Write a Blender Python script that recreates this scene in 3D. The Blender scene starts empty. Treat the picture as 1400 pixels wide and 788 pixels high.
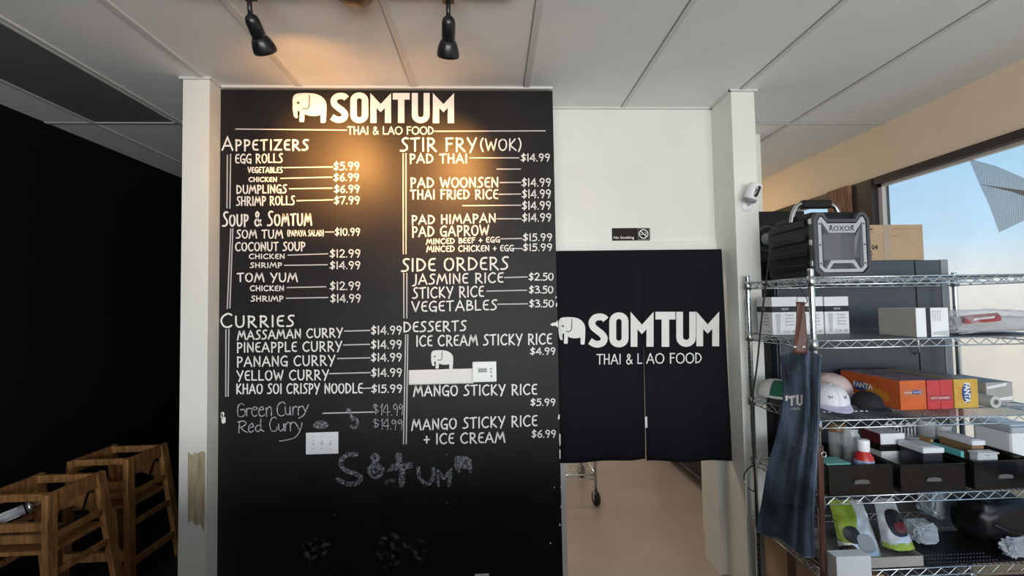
import bpy, bmesh, math, random
from mathutils import Vector, Matrix, noise
from mathutils.geometry import tessellate_polygon
C = bpy.context.scene
random.seed(7)
# ------------------------------------------------------------------ camera
H = 1.62                                   # eye height above the floor
F = 600.0                                  # focal length in pixels of the 1400 px frame
YAW, PITCH, ROLL = 0.0444, 0.0374, -0.0175
def _cam_matrix():
    cy, sy = math.cos(YAW), math.sin(YAW); cp, sp = math.cos(PITCH), math.sin(PITCH); cr, sr = math.cos(ROLL), math.sin(ROLL)
    Ry = Matrix(((cy, -sy, 0), (sy, cy, 0), (0, 0, 1)))
    Rp = Matrix(((1, 0, 0), (0, cp, sp), (0, -sp, cp)))
    B = Matrix(((1, 0, 0), (0, 0, -1), (0, 1, 0)))
    Rr = Matrix(((cr, -sr, 0), (sr, cr, 0), (0, 0, 1)))
    return Rr @ B @ Rp @ Ry
CM = _cam_matrix()
cam = bpy.data.cameras.new('camera'); cam_o = bpy.data.objects.new('camera', cam); C.collection.objects.link(cam_o)
r0, r1, r2 = CM[0], CM[1], CM[2]
m4 = Matrix(((r0[0], -r1[0], -r2[0], 0), (r0[1], -r1[1], -r2[1], 0), (r0[2], -r1[2], -r2[2], H), (0, 0, 0, 1)))
cam_o.matrix_world = m4
cam.sensor_width = 36.0; cam.lens = F / 1400.0 * 36.0; cam.clip_start = 0.02
C.camera = cam_o
# ------------------------------------------------------------------ light and exposure
C.view_settings.view_transform = 'Standard'; C.view_settings.look = 'None'
C.view_settings.gamma = 1.0; C.view_settings.use_curve_mapping = False
C.view_settings.exposure = 0.0
SKY_STRENGTH = 1.0
FRONT_POWER = 168.0
KITCHEN_POWER = 30.0
BEAM_POWER = 175.0; NOOK_POWER = 4.0
w = bpy.data.worlds.new('sky'); C.world = w; w.use_nodes = True
nt = w.node_tree; nt.nodes.clear()
tc = nt.nodes.new('ShaderNodeTexCoord'); sx = nt.nodes.new('ShaderNodeSeparateXYZ'); rp = nt.nodes.new('ShaderNodeValToRGB')
mp = nt.nodes.new('ShaderNodeMapRange'); bg = nt.nodes.new('ShaderNodeBackground'); ow = nt.nodes.new('ShaderNodeOutputWorld')
nt.links.new(tc.outputs['Generated'], sx.inputs[0]); nt.links.new(sx.outputs['Z'], mp.inputs['Value'])
mp.inputs['From Min'].default_value = -0.3; mp.inputs['From Max'].default_value = 0.5
nt.links.new(mp.outputs[0], rp.inputs[0]); nt.links.new(rp.outputs[0], bg.inputs[0]); nt.links.new(bg.outputs[0], ow.inputs[0])
e = rp.color_ramp.elements
e[0].position = 0.0; e[0].color = (0.62, 0.60, 0.54, 1)
e[1].position = 1.0; e[1].color = (0.20, 0.47, 0.90, 1)
for p_, c_ in ((0.30, (0.80, 0.77, 0.68, 1)), (0.40, (0.90, 0.91, 0.88, 1)), (0.50, (0.56, 0.80, 0.98, 1)), (0.66, (0.42, 0.70, 0.97, 1))):
    n_ = e.new(p_); n_.color = c_
bg.inputs[1].default_value = SKY_STRENGTH
def area(name, loc, target, sx_, sy_, power, color, portal=False):
    l = bpy.data.lights.new(name, 'AREA'); l.shape = 'RECTANGLE'; l.size = sx_; l.size_y = sy_; l.energy = power; l.color = color
    o = bpy.data.objects.new(name, l); C.collection.objects.link(o); o.location = loc
    o.rotation_euler = (Vector(target) - Vector(loc)).to_track_quat('-Z', 'Y').to_euler()
    if portal: l.cycles.is_portal = True
    return o
area('daylight_storefront', (0.4, -2.72, 1.46), (0.4, 0, 1.46), 4.2, 1.28, FRONT_POWER, (0.97, 0.985, 1.0))
area('window_portal', (2.735, 0.6, 1.6), (0, 0.6, 1.6), 4.5, 1.6, 1, (1, 1, 1), portal=True)
area('nook_fill', (2.0, 4.2, 2.79), (2.05, 4.2, 0), .5, .25, NOOK_POWER, (1.0, 0.74, 0.48))  # unseen warm light added to brighten the cream wall of the window bay
area('kitchen_lamp', (0.3, 4.0, 2.74), (0.3, 4.0, 0), 1.2, 0.5, KITCHEN_POWER, (1.0, 0.86, 0.72))
# ------------------------------------------------------------------ helpers
def ray(px, py):
    v = Vector(((px - 700.0) / F, (py - 394.0) / F, 1.0)); return CM.transposed() @ v
def PY(px, py, Y): d = ray(px, py); t = Y / d.y; return Vector((d.x * t, Y, d.z * t + H))
def PX(px, py, X): d = ray(px, py); t = X / d.x; return Vector((X, d.y * t, d.z * t + H))
def PZ(px, py, Z): d = ray(px, py); t = (Z - H) / d.z; return Vector((d.x * t, d.y * t, Z))
def tag(o, label=None, cat=None, group=None, kind=None):
    if label: o['label'] = label
    if cat: o['category'] = cat
    if group: o['group'] = group
    if kind: o['kind'] = kind
    return o
def empty(name, loc, label=None, cat=None, group=None):
    o = bpy.data.objects.new(name, None); C.collection.objects.link(o); o.location = loc; o.empty_display_size = 0.05
    return tag(o, label, cat, group)
class MB:
    def __init__(s): s.bm = bmesh.new()
    def box(s, lo, hi, bevel=0.0, seg=2):
        b = bmesh.new(); bmesh.ops.create_cube(b, size=1.0)
        lo, hi = Vector(lo), Vector(hi); c = (lo + hi) / 2; d = hi - lo
        for v in b.verts: v.co = Vector((v.co.x * d.x, v.co.y * d.y, v.co.z * d.z)) + c
        if bevel > 0: bmesh.ops.bevel(b, geom=b.edges[:], offset=bevel, segments=seg, profile=0.7, affect='EDGES')
        s._add(b); return s
    def obox(s, c, u, v, n, du, dv, dn, bevel=0.0, seg=2):
        b = bmesh.new(); bmesh.ops.create_cube(b, size=1.0)
        if bevel > 0:
            for q in b.verts: q.co = Vector((q.co.x * du, q.co.y * dv, q.co.z * dn))
            bmesh.ops.bevel(b, geom=b.edges[:], offset=bevel, segments=seg, profile=0.7, affect='EDGES')
        else:
            for q in b.verts: q.co = Vector((q.co.x * du, q.co.y * dv, q.co.z * dn))
        c, u, v, n = Vector(c), Vector(u).normalized(), Vector(v).normalized(), Vector(n).normalized()
        for q in b.verts: q.co = c + u * q.co.x + v * q.co.y + n * q.co.z
        s._add(b); return s
    def bar(s, p0, p1, wd, th, side=(1, 0, 0), bevel=0.0):
        p0, p1 = Vector(p0), Vector(p1); d = (p1 - p0); a = d.normalized(); sd = Vector(side); sd = (sd - a * sd.dot(a)).normalized()
        return s.obox((p0 + p1) / 2, sd, a.cross(sd), a, wd, th, d.length, bevel)
    def prism(s, pts, o, u, v, n, depth, bevel=0.0, smooth=False):
        b = bmesh.new(); o, u, v, n = Vector(o), Vector(u), Vector(v), Vector(n)
        vs = [b.verts.new(o + u * p[0] + v * p[1]) for p in pts]
        f = b.faces.new(vs)
        if abs(depth) > 0:
            r = bmesh.ops.extrude_face_region(b, geom=[f])
            bmesh.ops.translate(b, verts=[g for g in r['geom'] if isinstance(g, bmesh.types.BMVert)], vec=n * depth)
        bmesh.ops.recalc_face_normals(b, faces=b.faces[:])
        if bevel > 0: bmesh.ops.bevel(b, geom=b.edges[:], offset=bevel, segments=2, profile=0.7, affect='EDGES')
        bmesh.ops.triangulate(b, faces=[q for q in b.faces if len(q.verts) > 4])
        s._add(b); return s
    def ring(s, outer, inner, o, u, v, n, depth):
        b = bmesh.new(); o, u, v, n = Vector(o), Vector(u), Vector(v), Vector(n); k = len(outer)
        f = lambda p, d: b.verts.new(o + u * p[0] + v * p[1] + n * d)
        A0 = [f(p, 0) for p in outer]; B0 = [f(p, 0) for p in inner]
        if depth: A1 = [f(p, depth) for p in outer]; B1 = [f(p, depth) for p in inner]
        for i in range(k):
            j = (i + 1) % k
            b.faces.new((A0[i], A0[j], B0[j], B0[i]))
            if depth:
                b.faces.new((A1[i], B1[i], B1[j], A1[j])); b.faces.new((A0[i], A1[i], A1[j], A0[j])); b.faces.new((B0[i], B0[j], B1[j], B1[i]))
        bmesh.ops.recalc_face_normals(b, faces=b.faces[:]); s._add(b); return s
    def tube(s, pts, r, seg=8, cap=True):
        pts = [Vector(p) for p in pts]; b = bmesh.new(); rings = []; up = None
        rs = r if isinstance(r, (list, tuple)) else [r] * len(pts)
        for i, p in enumerate(pts):
            t = (pts[min(i + 1, len(pts) - 1)] - pts[max(i - 1, 0)]).normalized()
            if up is None:
                up = Vector((0, 0, 1)) if abs(t.z) < 0.9 else Vector((1, 0, 0))
            a = (up - t * up.dot(t)).normalized(); up = a; c = t.cross(a)
            rings.append([b.verts.new(p + (a * math.cos(2 * math.pi * k / seg) + c * math.sin(2 * math.pi * k / seg)) * rs[i]) for k in range(seg)])
        for A, B in zip(rings, rings[1:]):
            for k in range(seg): b.faces.new((A[k], A[(k + 1) % seg], B[(k + 1) % seg], B[k]))
        if cap: b.faces.new(rings[0][::-1]); b.faces.new(rings[-1])
        for f in b.faces: f.smooth = len(f.verts) == 4
        s._add(b); return s
    def lathe(s, prof, o, axis=(0, 0, 1), seg=24, closed=False):
        # prof: (radius, height along the axis)
        o, a = Vector(o), Vector(axis).normalized(); q = Vector((1, 0, 0)) if abs(a.x) < 0.8 else Vector((0, 1, 0))
        u = (q - a * q.dot(a)).normalized(); v = a.cross(u); b = bmesh.new(); R = []
        for rr, h in prof:
            if rr < 1e-6: R.append([b.verts.new(o + a * h)])
            else: R.append([b.verts.new(o + a * h + (u * math.cos(2 * math.pi * k / seg) + v * math.sin(2 * math.pi * k / seg)) * rr) for k in range(seg)])
        for A, B in zip(R, R[1:]):
            if len(A) == 1 and len(B) == 1: continue
            for k in range(seg):
                j = (k + 1) % seg
                if len(A) == 1: b.faces.new((A[0], B[j], B[k]))
                elif len(B) == 1: b.faces.new((A[k], A[j], B[0]))
                else: b.faces.new((A[k], A[j], B[j], B[k]))
        for f in b.faces: f.smooth = True
        bmesh.ops.recalc_face_normals(b, faces=b.faces[:]); s._add(b); return s
    def grid(s, fn, nu, nv, smooth=True):
        b = bmesh.new(); V = [[b.verts.new(fn(i / nu, j / nv)) for j in range(nv + 1)] for i in range(nu + 1)]
        for i in range(nu):
            for j in range(nv):
                f = b.faces.new((V[i][j], V[i + 1][j], V[i + 1][j + 1], V[i][j + 1])); f.smooth = smooth
        s._add(b); return s
    def quad(s, a, b_, c, d):
        vs = [s.bm.verts.new(Vector(p)) for p in (a, b_, c, d)]; s.bm.faces.new(vs); return s
    def _add(s, b):
        me = bpy.data.meshes.new('tmp'); b.to_mesh(me); b.free(); s.bm.from_mesh(me); bpy.data.meshes.remove(me)
    def build(s, name, mat, parent=None, label=None, solid=0.0, sub=0, smooth=None, kind=None):
        me = bpy.data.meshes.new(name); s.bm.to_mesh(me); s.bm.free()
        if smooth is not None:
            for p in me.polygons: p.use_smooth = smooth
        o = bpy.data.objects.new(name, me); C.collection.objects.link(o)
        if mat: me.materials.append(mat)
        if parent is not None:
            o.parent = parent; p = parent; off = Vector((0, 0, 0))
            while p is not None: off += p.location; p = p.parent
            o.data.transform(Matrix.Translation(-off))
        if solid:
            md = o.modifiers.new('solid', 'SOLIDIFY'); md.thickness = solid; md.offset = 0
        if sub:
            md = o.modifiers.new('sub', 'SUBSURF'); md.levels = sub; md.render_levels = sub
        if label: o['label'] = label
        if kind: o['kind'] = kind
        return o
def catmull(pts, n=5, loop=False):
    P = [Vector((p[0], p[1], p[2] if len(p) > 2 else 0)) for p in pts]; out = []; k = len(P)
    for i in range(k if loop else k - 1):
        a, b, c, d = (P[(i - 1) % k], P[i], P[(i + 1) % k], P[(i + 2) % k]) if loop else (P[max(i - 1, 0)], P[i], P[i + 1], P[min(i + 2, k - 1)])
        for q in range(n):
            t = q / n; out.append(0.5 * ((2 * b) + (c - a) * t + (2 * a - 5 * b + 4 * c - d) * t * t + (3 * b - a - 3 * c + d) * t ** 3))
    out.append(P[0].copy() if loop else P[-1].copy()); return out
# ------------------------------------------------------------------ materials
def mat(name, col, rough=0.6, metal=0.0, var=0.0, scale=8.0, bump=0.0, bscale=60.0, spec=0.5, alpha=None, col2=None, stretch=None, trans=0.0, coat=0.0):
    m = bpy.data.materials.new(name); m.use_nodes = True; t = m.node_tree; b = t.nodes['Principled BSDF']
    b.inputs['Base Color'].default_value = (*col, 1); b.inputs['Roughness'].default_value = rough; b.inputs['Metallic'].default_value = metal
    b.inputs['Specular IOR Level'].default_value = spec
    if trans: b.inputs['Transmission Weight'].default_value = trans
    if coat: b.inputs['Coat Weight'].default_value = coat
    co = t.nodes.new('ShaderNodeTexCoord'); src = co.outputs['Object']
    if stretch:
        mpn = t.nodes.new('ShaderNodeMapping'); mpn.inputs['Scale'].default_value = stretch; t.links.new(src, mpn.inputs[0]); src = mpn.outputs[0]
    if var or col2:
        n = t.nodes.new('ShaderNodeTexNoise'); n.inputs['Scale'].default_value = scale; n.inputs['Detail'].default_value = 5
        t.links.new(src, n.inputs['Vector'])
        r = t.nodes.new('ShaderNodeValToRGB'); t.links.new(n.outputs['Fac'], r.inputs[0])
        a = col2 if col2 else tuple(max(0, c * (1 - var)) for c in col); z = col if col2 else tuple(min(1, c * (1 + var)) for c in col)
        r.color_ramp.elements[0].color = (*a, 1); r.color_ramp.elements[1].color = (*z, 1)
        r.color_ramp.elements[0].position = 0.35; r.color_ramp.elements[1].position = 0.65
        t.links.new(r.outputs[0], b.inputs['Base Color'])
    if bump:
        n2 = t.nodes.new('ShaderNodeTexNoise'); n2.inputs['Scale'].default_value = bscale; n2.inputs['Detail'].default_value = 4
        t.links.new(src, n2.inputs['Vector']); bp = t.nodes.new('ShaderNodeBump'); bp.inputs['Strength'].default_value = bump; bp.inputs['Distance'].default_value = 0.01
        t.links.new(n2.outputs['Fac'], bp.inputs['Height']); t.links.new(bp.outputs[0], b.inputs['Normal'])
    if alpha is not None:
        b.inputs['Alpha'].default_value = alpha
    return m
def film_mat(name, col, tfac, rough=0.15, nscale=0.0, lo=0.0, hi=1.0, tcol=(1, 1, 1)):
    # a thin transparent sheet: part see-through, part surface
    m = bpy.data.materials.new(name); m.use_nodes = True; t = m.node_tree; b = t.nodes['Principled BSDF']; out = t.nodes['Material Output']
    b.inputs['Base Color'].default_value = (*col, 1); b.inputs['Roughness'].default_value = rough
    tr = t.nodes.new('ShaderNodeBsdfTransparent'); tr.inputs[0].default_value = (*tcol, 1)
    mx = t.nodes.new('ShaderNodeMixShader'); mx.inputs[0].default_value = 1 - tfac
    t.links.new(tr.outputs[0], mx.inputs[1]); t.links.new(b.outputs[0], mx.inputs[2]); t.links.new(mx.outputs[0], out.inputs[0])
    if nscale:
        co = t.nodes.new('ShaderNodeTexCoord'); n = t.nodes.new('ShaderNodeTexNoise'); n.inputs['Scale'].default_value = nscale; n.inputs['Detail'].default_value = 6
        t.links.new(co.outputs['Object'], n.inputs['Vector']); mr = t.nodes.new('ShaderNodeMapRange')
        mr.inputs['From Min'].default_value = 0.35; mr.inputs['From Max'].default_value = 0.65; mr.inputs['To Min'].default_value = lo; mr.inputs['To Max'].default_value = hi
        t.links.new(n.outputs['Fac'], mr.inputs['Value']); t.links.new(mr.outputs[0], mx.inputs[0])
    return m
def emit(name, col, s):
    m = bpy.data.materials.new(name); m.use_nodes = True; t = m.node_tree; t.nodes.clear()
    e_ = t.nodes.new('ShaderNodeEmission'); o_ = t.nodes.new('ShaderNodeOutputMaterial'); e_.inputs[0].default_value = (*col, 1); e_.inputs[1].default_value = s
    t.links.new(e_.outputs[0], o_.inputs[0]); return m
def wood(name, c1, c2, rough=0.5):
    m = bpy.data.materials.new(name); m.use_nodes = True; t = m.node_tree; b = t.nodes['Principled BSDF']; b.inputs['Roughness'].default_value = rough
    co = t.nodes.new('ShaderNodeTexCoord'); mp_ = t.nodes.new('ShaderNodeMapping'); mp_.inputs['Scale'].default_value = (14, 14, 2.0); t.links.new(co.outputs['Object'], mp_.inputs[0])
    n = t.nodes.new('ShaderNodeTexNoise'); n.inputs['Scale'].default_value = 3.0; n.inputs['Detail'].default_value = 8; n.inputs['Distortion'].default_value = 1.2; t.links.new(mp_.outputs[0], n.inputs['Vector'])
    r = t.nodes.new('ShaderNodeValToRGB'); r.color_ramp.elements[0].color = (*c1, 1); r.color_ramp.elements[1].color = (*c2, 1); r.color_ramp.elements[0].position = 0.35; r.color_ramp.elements[1].position = 0.68
    t.links.new(n.outputs['Fac'], r.inputs[0]); t.links.new(r.outputs[0], b.inputs['Base Color']); return m
M = {}
M['white_wall'] = mat('white_wall_paint', (0.79, 0.79, 0.73), 0.5, var=0.02, scale=3, bump=0.03, bscale=120)
M['tan_wall'] = mat('cream_wall_paint', (0.84, 0.68, 0.50), 0.6, var=0.02, scale=3, bump=0.03, bscale=120)
M['black_wall'] = mat('black_wall_paint', (0.006, 0.006, 0.008), 0.7, bump=0.02, bscale=90, spec=0.15)
M['ceiling'] = mat('ceiling_tile', (0.80, 0.81, 0.80), 0.75, var=0.02, scale=4, bump=0.04, bscale=300)
M['grid'] = mat('ceiling_grid_metal', (0.66, 0.66, 0.63), 0.5)
M['grid_dark'] = mat('ceiling_grid_reveal', (0.28, 0.28, 0.27), 0.6)
M['floor'] = mat('sealed_floor', (0.38, 0.315, 0.28), 0.22, var=0.06, scale=2.5, bump=0.02, bscale=30)
M['chalkboard'] = mat('chalkboard_paint', (0.0115, 0.0105, 0.0115), 0.5, var=0.15, scale=5, bump=0.015, bscale=200, spec=0.25)
M['paint'] = mat('white_lettering_paint', (0.80, 0.80, 0.77), 0.6)
M['rule'] = mat('grey_line_paint', (0.55, 0.54, 0.55), 0.6)
M['black_paint'] = mat('black_line_paint', (0.02, 0.02, 0.022), 0.6)
M['chalk'] = film_mat('chalk_marks', (0.55, 0.57, 0.6), 0.5, 0.9, 160, 0.25, 1.0)
M['chalk_faint'] = film_mat('faint_chalk_marks', (0.42, 0.44, 0.48), 0.7, 0.9, 120, 0.0, 0.55)
M['chalk_smudge'] = film_mat('chalk_smudge', (0.30, 0.31, 0.34), 0.8, 0.9, 32, -0.35, 0.30)
M['white_plastic'] = mat('white_plastic', (0.82, 0.83, 0.84), 0.35)
M['grey_plastic'] = mat('grey_plastic', (0.28, 0.29, 0.30), 0.4)
M['black_plastic'] = mat('black_plastic', (0.007, 0.007, 0.008), 0.45, bump=0.02, bscale=200, spec=0.3)
M['black_metal'] = mat('black_lamp_enamel', (0.012, 0.012, 0.014), 0.28)
M['brown_metal'] = mat('dark_brown_track_enamel', (0.022, 0.012, 0.011), 0.35)
M['chrome'] = mat('chrome_wire', (0.72, 0.78, 0.80), 0.22, 1.0)
M['steel'] = mat('brushed_steel', (0.55, 0.56, 0.57), 0.3, 1.0, bump=0.02)
M['curtain'] = mat('black_curtain_cloth', (0.006, 0.0065, 0.010), 0.85, bump=0.15, bscale=500, spec=0.2)
M['cloth_print'] = mat('white_fabric_print', (0.80, 0.80, 0.76), 0.75)
M['cardboard'] = mat('cardboard', (0.47, 0.33, 0.20), 0.75, var=0.05, scale=10, bump=0.03)
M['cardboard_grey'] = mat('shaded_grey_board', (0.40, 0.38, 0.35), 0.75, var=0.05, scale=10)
M['white_card'] = mat('white_carton', (0.80, 0.82, 0.83), 0.55, var=0.02)
M['ink'] = mat('black_ink', (0.02, 0.02, 0.022), 0.6)
M['ink_grey'] = mat('grey_ink', (0.16, 0.17, 0.18), 0.6)
M['cabinet'] = mat('dark_grey_steel', (0.075, 0.085, 0.10), 0.32, 0.35, var=0.12, scale=3)
M['rubber'] = mat('black_rubber', (0.01, 0.01, 0.01), 0.6)
M['speaker_grey'] = mat('grey_speaker_plastic', (0.42, 0.43, 0.45), 0.35)
M['speaker_mid'] = mat('dark_grey_grille', (0.055, 0.057, 0.064), 0.45, bump=0.2, bscale=500)
M['denim'] = mat('blue_denim', (0.075, 0.102, 0.148), 0.9, var=0.5, scale=9, bump=0.35, bscale=350, stretch=(1, 1, 0.45), spec=0.2)
M['denim_edge'] = mat('worn_denim_edge', (0.16, 0.21, 0.28), 0.9, var=0.3, scale=40)
M['leather'] = mat('brown_leather', (0.085, 0.026, 0.014), 0.5, var=0.2, scale=20, bump=0.1)
M['wood'] = wood('honey_wood', (0.20, 0.09, 0.028), (0.44, 0.22, 0.075))
M['brown_wood'] = wood('reddish_brown_wood', (0.10, 0.05, 0.028), (0.30, 0.16, 0.09), 0.6)
M['frame'] = mat('dark_bronze_frame', (0.030, 0.022, 0.020), 0.4)
M['frame_light'] = mat('worn_metal_edge', (0.55, 0.52, 0.48), 0.4)
M['glass'] = film_mat('window_glass', (0.8, 0.9, 0.95), 0.94, 0.03, 3.0, 0.02, 0.10)
M['clear'] = film_mat('clear_plastic', (0.75, 0.80, 0.82), 0.6, 0.12)
M['clear_dark'] = film_mat('smoky_plastic', (0.006, 0.006, 0.008), 0.28, 0.14)
M['frost'] = film_mat('frosted_plastic', (0.70, 0.73, 0.74), 0.25, 0.3)
M['perf_film'] = film_mat('perforated_film', (0.40, 0.41, 0.42), 0.3, 0.8)
def _dots():
    t = M['perf_film'].node_tree; co = t.nodes.new('ShaderNodeTexCoord'); v = t.nodes.new('ShaderNodeTexVoronoi'); v.inputs['Scale'].default_value = 130; v.inputs['Randomness'].default_value = 0.0
    mr = t.nodes.new('ShaderNodeMapRange'); mr.inputs['From Min'].default_value = .30; mr.inputs['From Max'].default_value = .42; mr.inputs['To Min'].default_value = .25; mr.inputs['To Max'].default_value = .9
    t.links.new(co.outputs['Object'], v.inputs['Vector']); t.links.new(v.outputs['Distance'], mr.inputs['Value']); mx = [n for n in t.nodes if n.type == 'MIX_SHADER'][0]; t.links.new(mr.outputs[0], mx.inputs[0])
_dots()
M['patch'] = mat('bare_tan_drywall', (0.50, 0.42, 0.26), 0.8, col2=(0.33, 0.26, 0.16), scale=14, stretch=(4, 4, 0.5))
M['paper'] = mat('cream_paper', (0.83, 0.81, 0.77), 0.7, bump=0.1, bscale=12)
M['bulb'] = emit('lamp_glow', (1.0, 0.62, 0.28), 30)
# ------------------------------------------------------------------ lettering
ST = {
'A': (.72, "0,0 .36,1 .72,0", ".14,.34 .60,.34"), 'B': (.52, ".06,0 .06,1", "~.06,.98 .36,.92 .40,.70 .12,.54", "~.12,.54 .48,.45 .48,.12 .06,.02"),
'C': (.64, "~.62,.90 .42,1 .14,.82 .02,.47 .16,.1 .40,0 .62,.12"), 'D': (.66, ".06,0 .06,1", "~.06,.98 .40,.88 .62,.50 .42,.12 .06,.02"),
'E': (.46, "~.46,.97 .18,.93 .06,.70 .05,.30 .16,.06 .46,.03", ".06,.52 .38,.54"), 'F': (.5, ".08,0 .08,1", ".04,.97 .5,.99", ".08,.54 .42,.56"),
'G': (.62, "~.58,.92 .36,1 .10,.78 .03,.45 .15,.1 .38,.02 .56,.14", ".34,.42 .60,.42 .58,-.06"), 'H': (.6, ".05,0 .05,1", ".55,0 .55,1", ".05,.5 .55,.52"),
'I': (.14, ".07,0 .07,1"), 'J': (.32, "~.28,1 .28,.3 .20,-.06 0,-.14"), 'K': (.58, ".06,0 .06,1", ".5,1 .08,.45 .58,0"),
'L': (.5, ".06,1 .06,.03 .5,.03"), 'M': (.88, "0,-.03 .2,1 .44,.3 .70,1 .88,0"), 'N': (.64, ".05,0 .05,1 .58,0 .58,1"),
'O': (.66, "~.33,1 .09,.82 .02,.5 .10,.16 .33,0 .56,.16 .64,.5 .57,.84 .33,1"), 'P': (.5, ".08,-.06 .08,1", "~.04,.97 .38,.93 .48,.72 .36,.48 .08,.44"),
'R': (.62, ".08,-.03 .08,1", "~.04,.97 .38,.93 .48,.72 .36,.5 .10,.46", ".2,.46 .62,-.03"), 'S': (.5, "~.50,.97 .30,1 .13,.85 .2,.63 .40,.42 .43,.17 .25,.02 .0,.02"),
'T': (.58, "0,.95 .58,1", ".29,.97 .29,0"), 'U': (.64, "~.04,1 .05,.36 .15,.07 .32,0 .50,.08 .60,.36 .60,1"), 'V': (.62, "0,1 .31,0 .62,1"),
'W': (.9, "0,1 .22,0 .45,.75 .68,0 .9,1"), 'X': (.6, "0,0 .6,1", "0,1 .6,0"), 'Y': (.6, "0,1 .30,.42", ".6,1 .20,-.1"), 'Z': (.6, "0,.97 .55,.97 .02,.03 .6,.03"),
'&': (.66, "~.66,.02 .3,.5 .14,.8 .28,.98 .42,.82 .30,.55 .06,.3 .14,.04 .38,.02 .62,.4"), '(': (.22, "~.2,1.08 .06,.8 .03,.4 .2,-.1"), ')': (.22, "~.02,1.08 .16,.8 .19,.4 .02,-.1"),
'+': (.46, "0,.42 .46,.44", ".23,.1 .23,.76"), '.': (.1, ".05,.02 .05,.06"), ' ': (.26,),
'$': (.48, "~.46,.80 .28,.9 .08,.75 .16,.57 .38,.42 .40,.2 .24,.1 .02,.15", ".26,1.06 .22,-.06"), '0': (.5, "~.25,1 .06,.78 .03,.5 .08,.18 .25,0 .42,.18 .47,.5 .44,.8 .25,1"),
'1': (.16, ".08,1 .08,0"), '2': (.48, "~.04,.8 .2,1 .42,.82 .34,.5 .03,.03", ".03,.03 .48,.03"), '3': (.46, "~.04,.92 .26,1 .40,.8 .18,.56", "~.18,.56 .44,.42 .40,.08 .02,.04"),
'4': (.52, ".40,0 .38,1 .02,.3 .52,.3"), '5': (.44, ".42,.98 .12,.97 .08,.58", "~.08,.58 .34,.6 .42,.3 .28,.03 .0,.02"), '6': (.48, "~.40,.98 .14,.66 .04,.3 .22,0 .44,.2 .36,.5 .07,.42"),
'7': (.46, "0,.97 .46,.97 .16,0"), '9': (.48, "~.40,.62 .18,.5 .04,.75 .2,1 .42,.85 .40,.5 .24,0"),
}
THIN = dict(ST)
THIN['E'] = (.46, ".06,0 .06,1", ".06,.98 .46,.98", ".06,.5 .4,.5", ".06,.02 .46,.02"); THIN['O'] = (.84, "~.42,1 .12,.84 .02,.5 .12,.16 .42,0 .72,.16 .82,.5 .72,.84 .42,1")
THIN['T'] = (.6, "0,.98 .6,.98", ".3,.98 .3,0"); THIN['P'] = (.5, ".08,0 .08,1", "~.08,.97 .38,.95 .48,.74 .36,.52 .08,.5")
def stroke(mb, pts, width, put, butt=False):
    """one flat ribbon along 2D points (pixels) with mitred turns and round ends; put(x, y) gives the point in space"""
    P = []
    for p in pts:
        q = Vector((p[0], p[1]))
        if not P or (q - P[-1]).length > width * .02: P.append(q)
    if len(P) < 2: return
    width *= .80
    mb.k = getattr(mb, 'k', 0) + 1; lift = Vector((0, -2.5e-5 * (mb.k % 10), 0)); bm = mb.bm; h = width / 2
    V = lambda q: bm.verts.new(put(q.x, q.y) + lift)
    dirs = [(b - a).normalized() for a, b in zip(P, P[1:])]; nrm = [Vector((-d.y, d.x)) for d in dirs]; L, R_ = [], []
    for i, p in enumerate(P):
        if i == 0: n = nrm[0] * h; L.append([p + n]); R_.append([p - n])
        elif i == len(P) - 1: n = nrm[-1] * h; L.append([p + n]); R_.append([p - n])
        else:
            m = nrm[i - 1] + nrm[i]; ln = m.length
            if ln < .75:
                L.append([p + nrm[i - 1] * h, p + nrm[i] * h]); R_.append([p - nrm[i - 1] * h, p - nrm[i] * h])
            else:
                m = m / ln; n = m * (h / max(.45, m.dot(nrm[i]))); L.append([p + n]); R_.append([p - n])
    for i in range(len(P) - 1): bm.faces.new([V(L[i][-1]), V(L[i + 1][0]), V(R_[i + 1][0]), V(R_[i][-1])])
    for i in range(1, len(P) - 1):
        if len(L[i]) == 2:
            out = L[i] if dirs[i - 1].cross(dirs[i]) < 0 else R_[i]; mid = P[i] + ((out[0] + out[1]) / 2 - P[i]).normalized() * h if ((out[0] + out[1]) / 2 - P[i]).length > 1e-6 else P[i] + dirs[i - 1] * h
            bm.faces.new([V(P[i]), V(out[0]), V(mid), V(out[1])])
    if not butt:
        for p, n, d in ((P[0], nrm[0], -dirs[0]), (P[-1], nrm[-1], dirs[-1])):
            bm.faces.new([V(p + n * h * math.cos(k * math.pi / 5) + d * h * math.sin(k * math.pi / 5)) for k in range(6)])
def parse(s):
    sm = s.startswith('~'); pts = [tuple(map(float, q.split(','))) for q in s.lstrip('~').split()]
    return [(p.x, p.y) for p in catmull(pts, 5)] if sm else pts
def text(mb, s, x0, x1, yt0, yb0, wd, put, yt1=None, yb1=None, font=ST, gap=.2, small=.8):
    """lettering that fills x0..x1; top and baseline given at each end; a lower-case letter is a small capital"""
    ins = wd * .33; yt0 += ins; yb0 -= ins
    if yt1 is not None: yt1 += ins; yb1 -= ins
    yt1 = yt0 if yt1 is None else yt1; yb1 = yb0 if yb1 is None else yb1
    ws = [font[c.upper()][0] * (small if c.islower() else 1) for c in s]; tot = sum(ws) + gap * (len(s) - 1); cur = 0.0
    for c, wch in zip(s, ws):
        k = small if c.islower() else 1.0
        for st in font[c.upper()][1:]:
            q = []
            for gx, gy in parse(st):
                u = (cur + gx * k) / tot; yt = yt0 + (yt1 - yt0) * u; yb = yb0 + (yb1 - yb0) * u
                q.append((x0 + (x1 - x0) * u, yb + (yt - yb) * gy * k))
            stroke(mb, q, wd, put)
        cur += wch + gap
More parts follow.
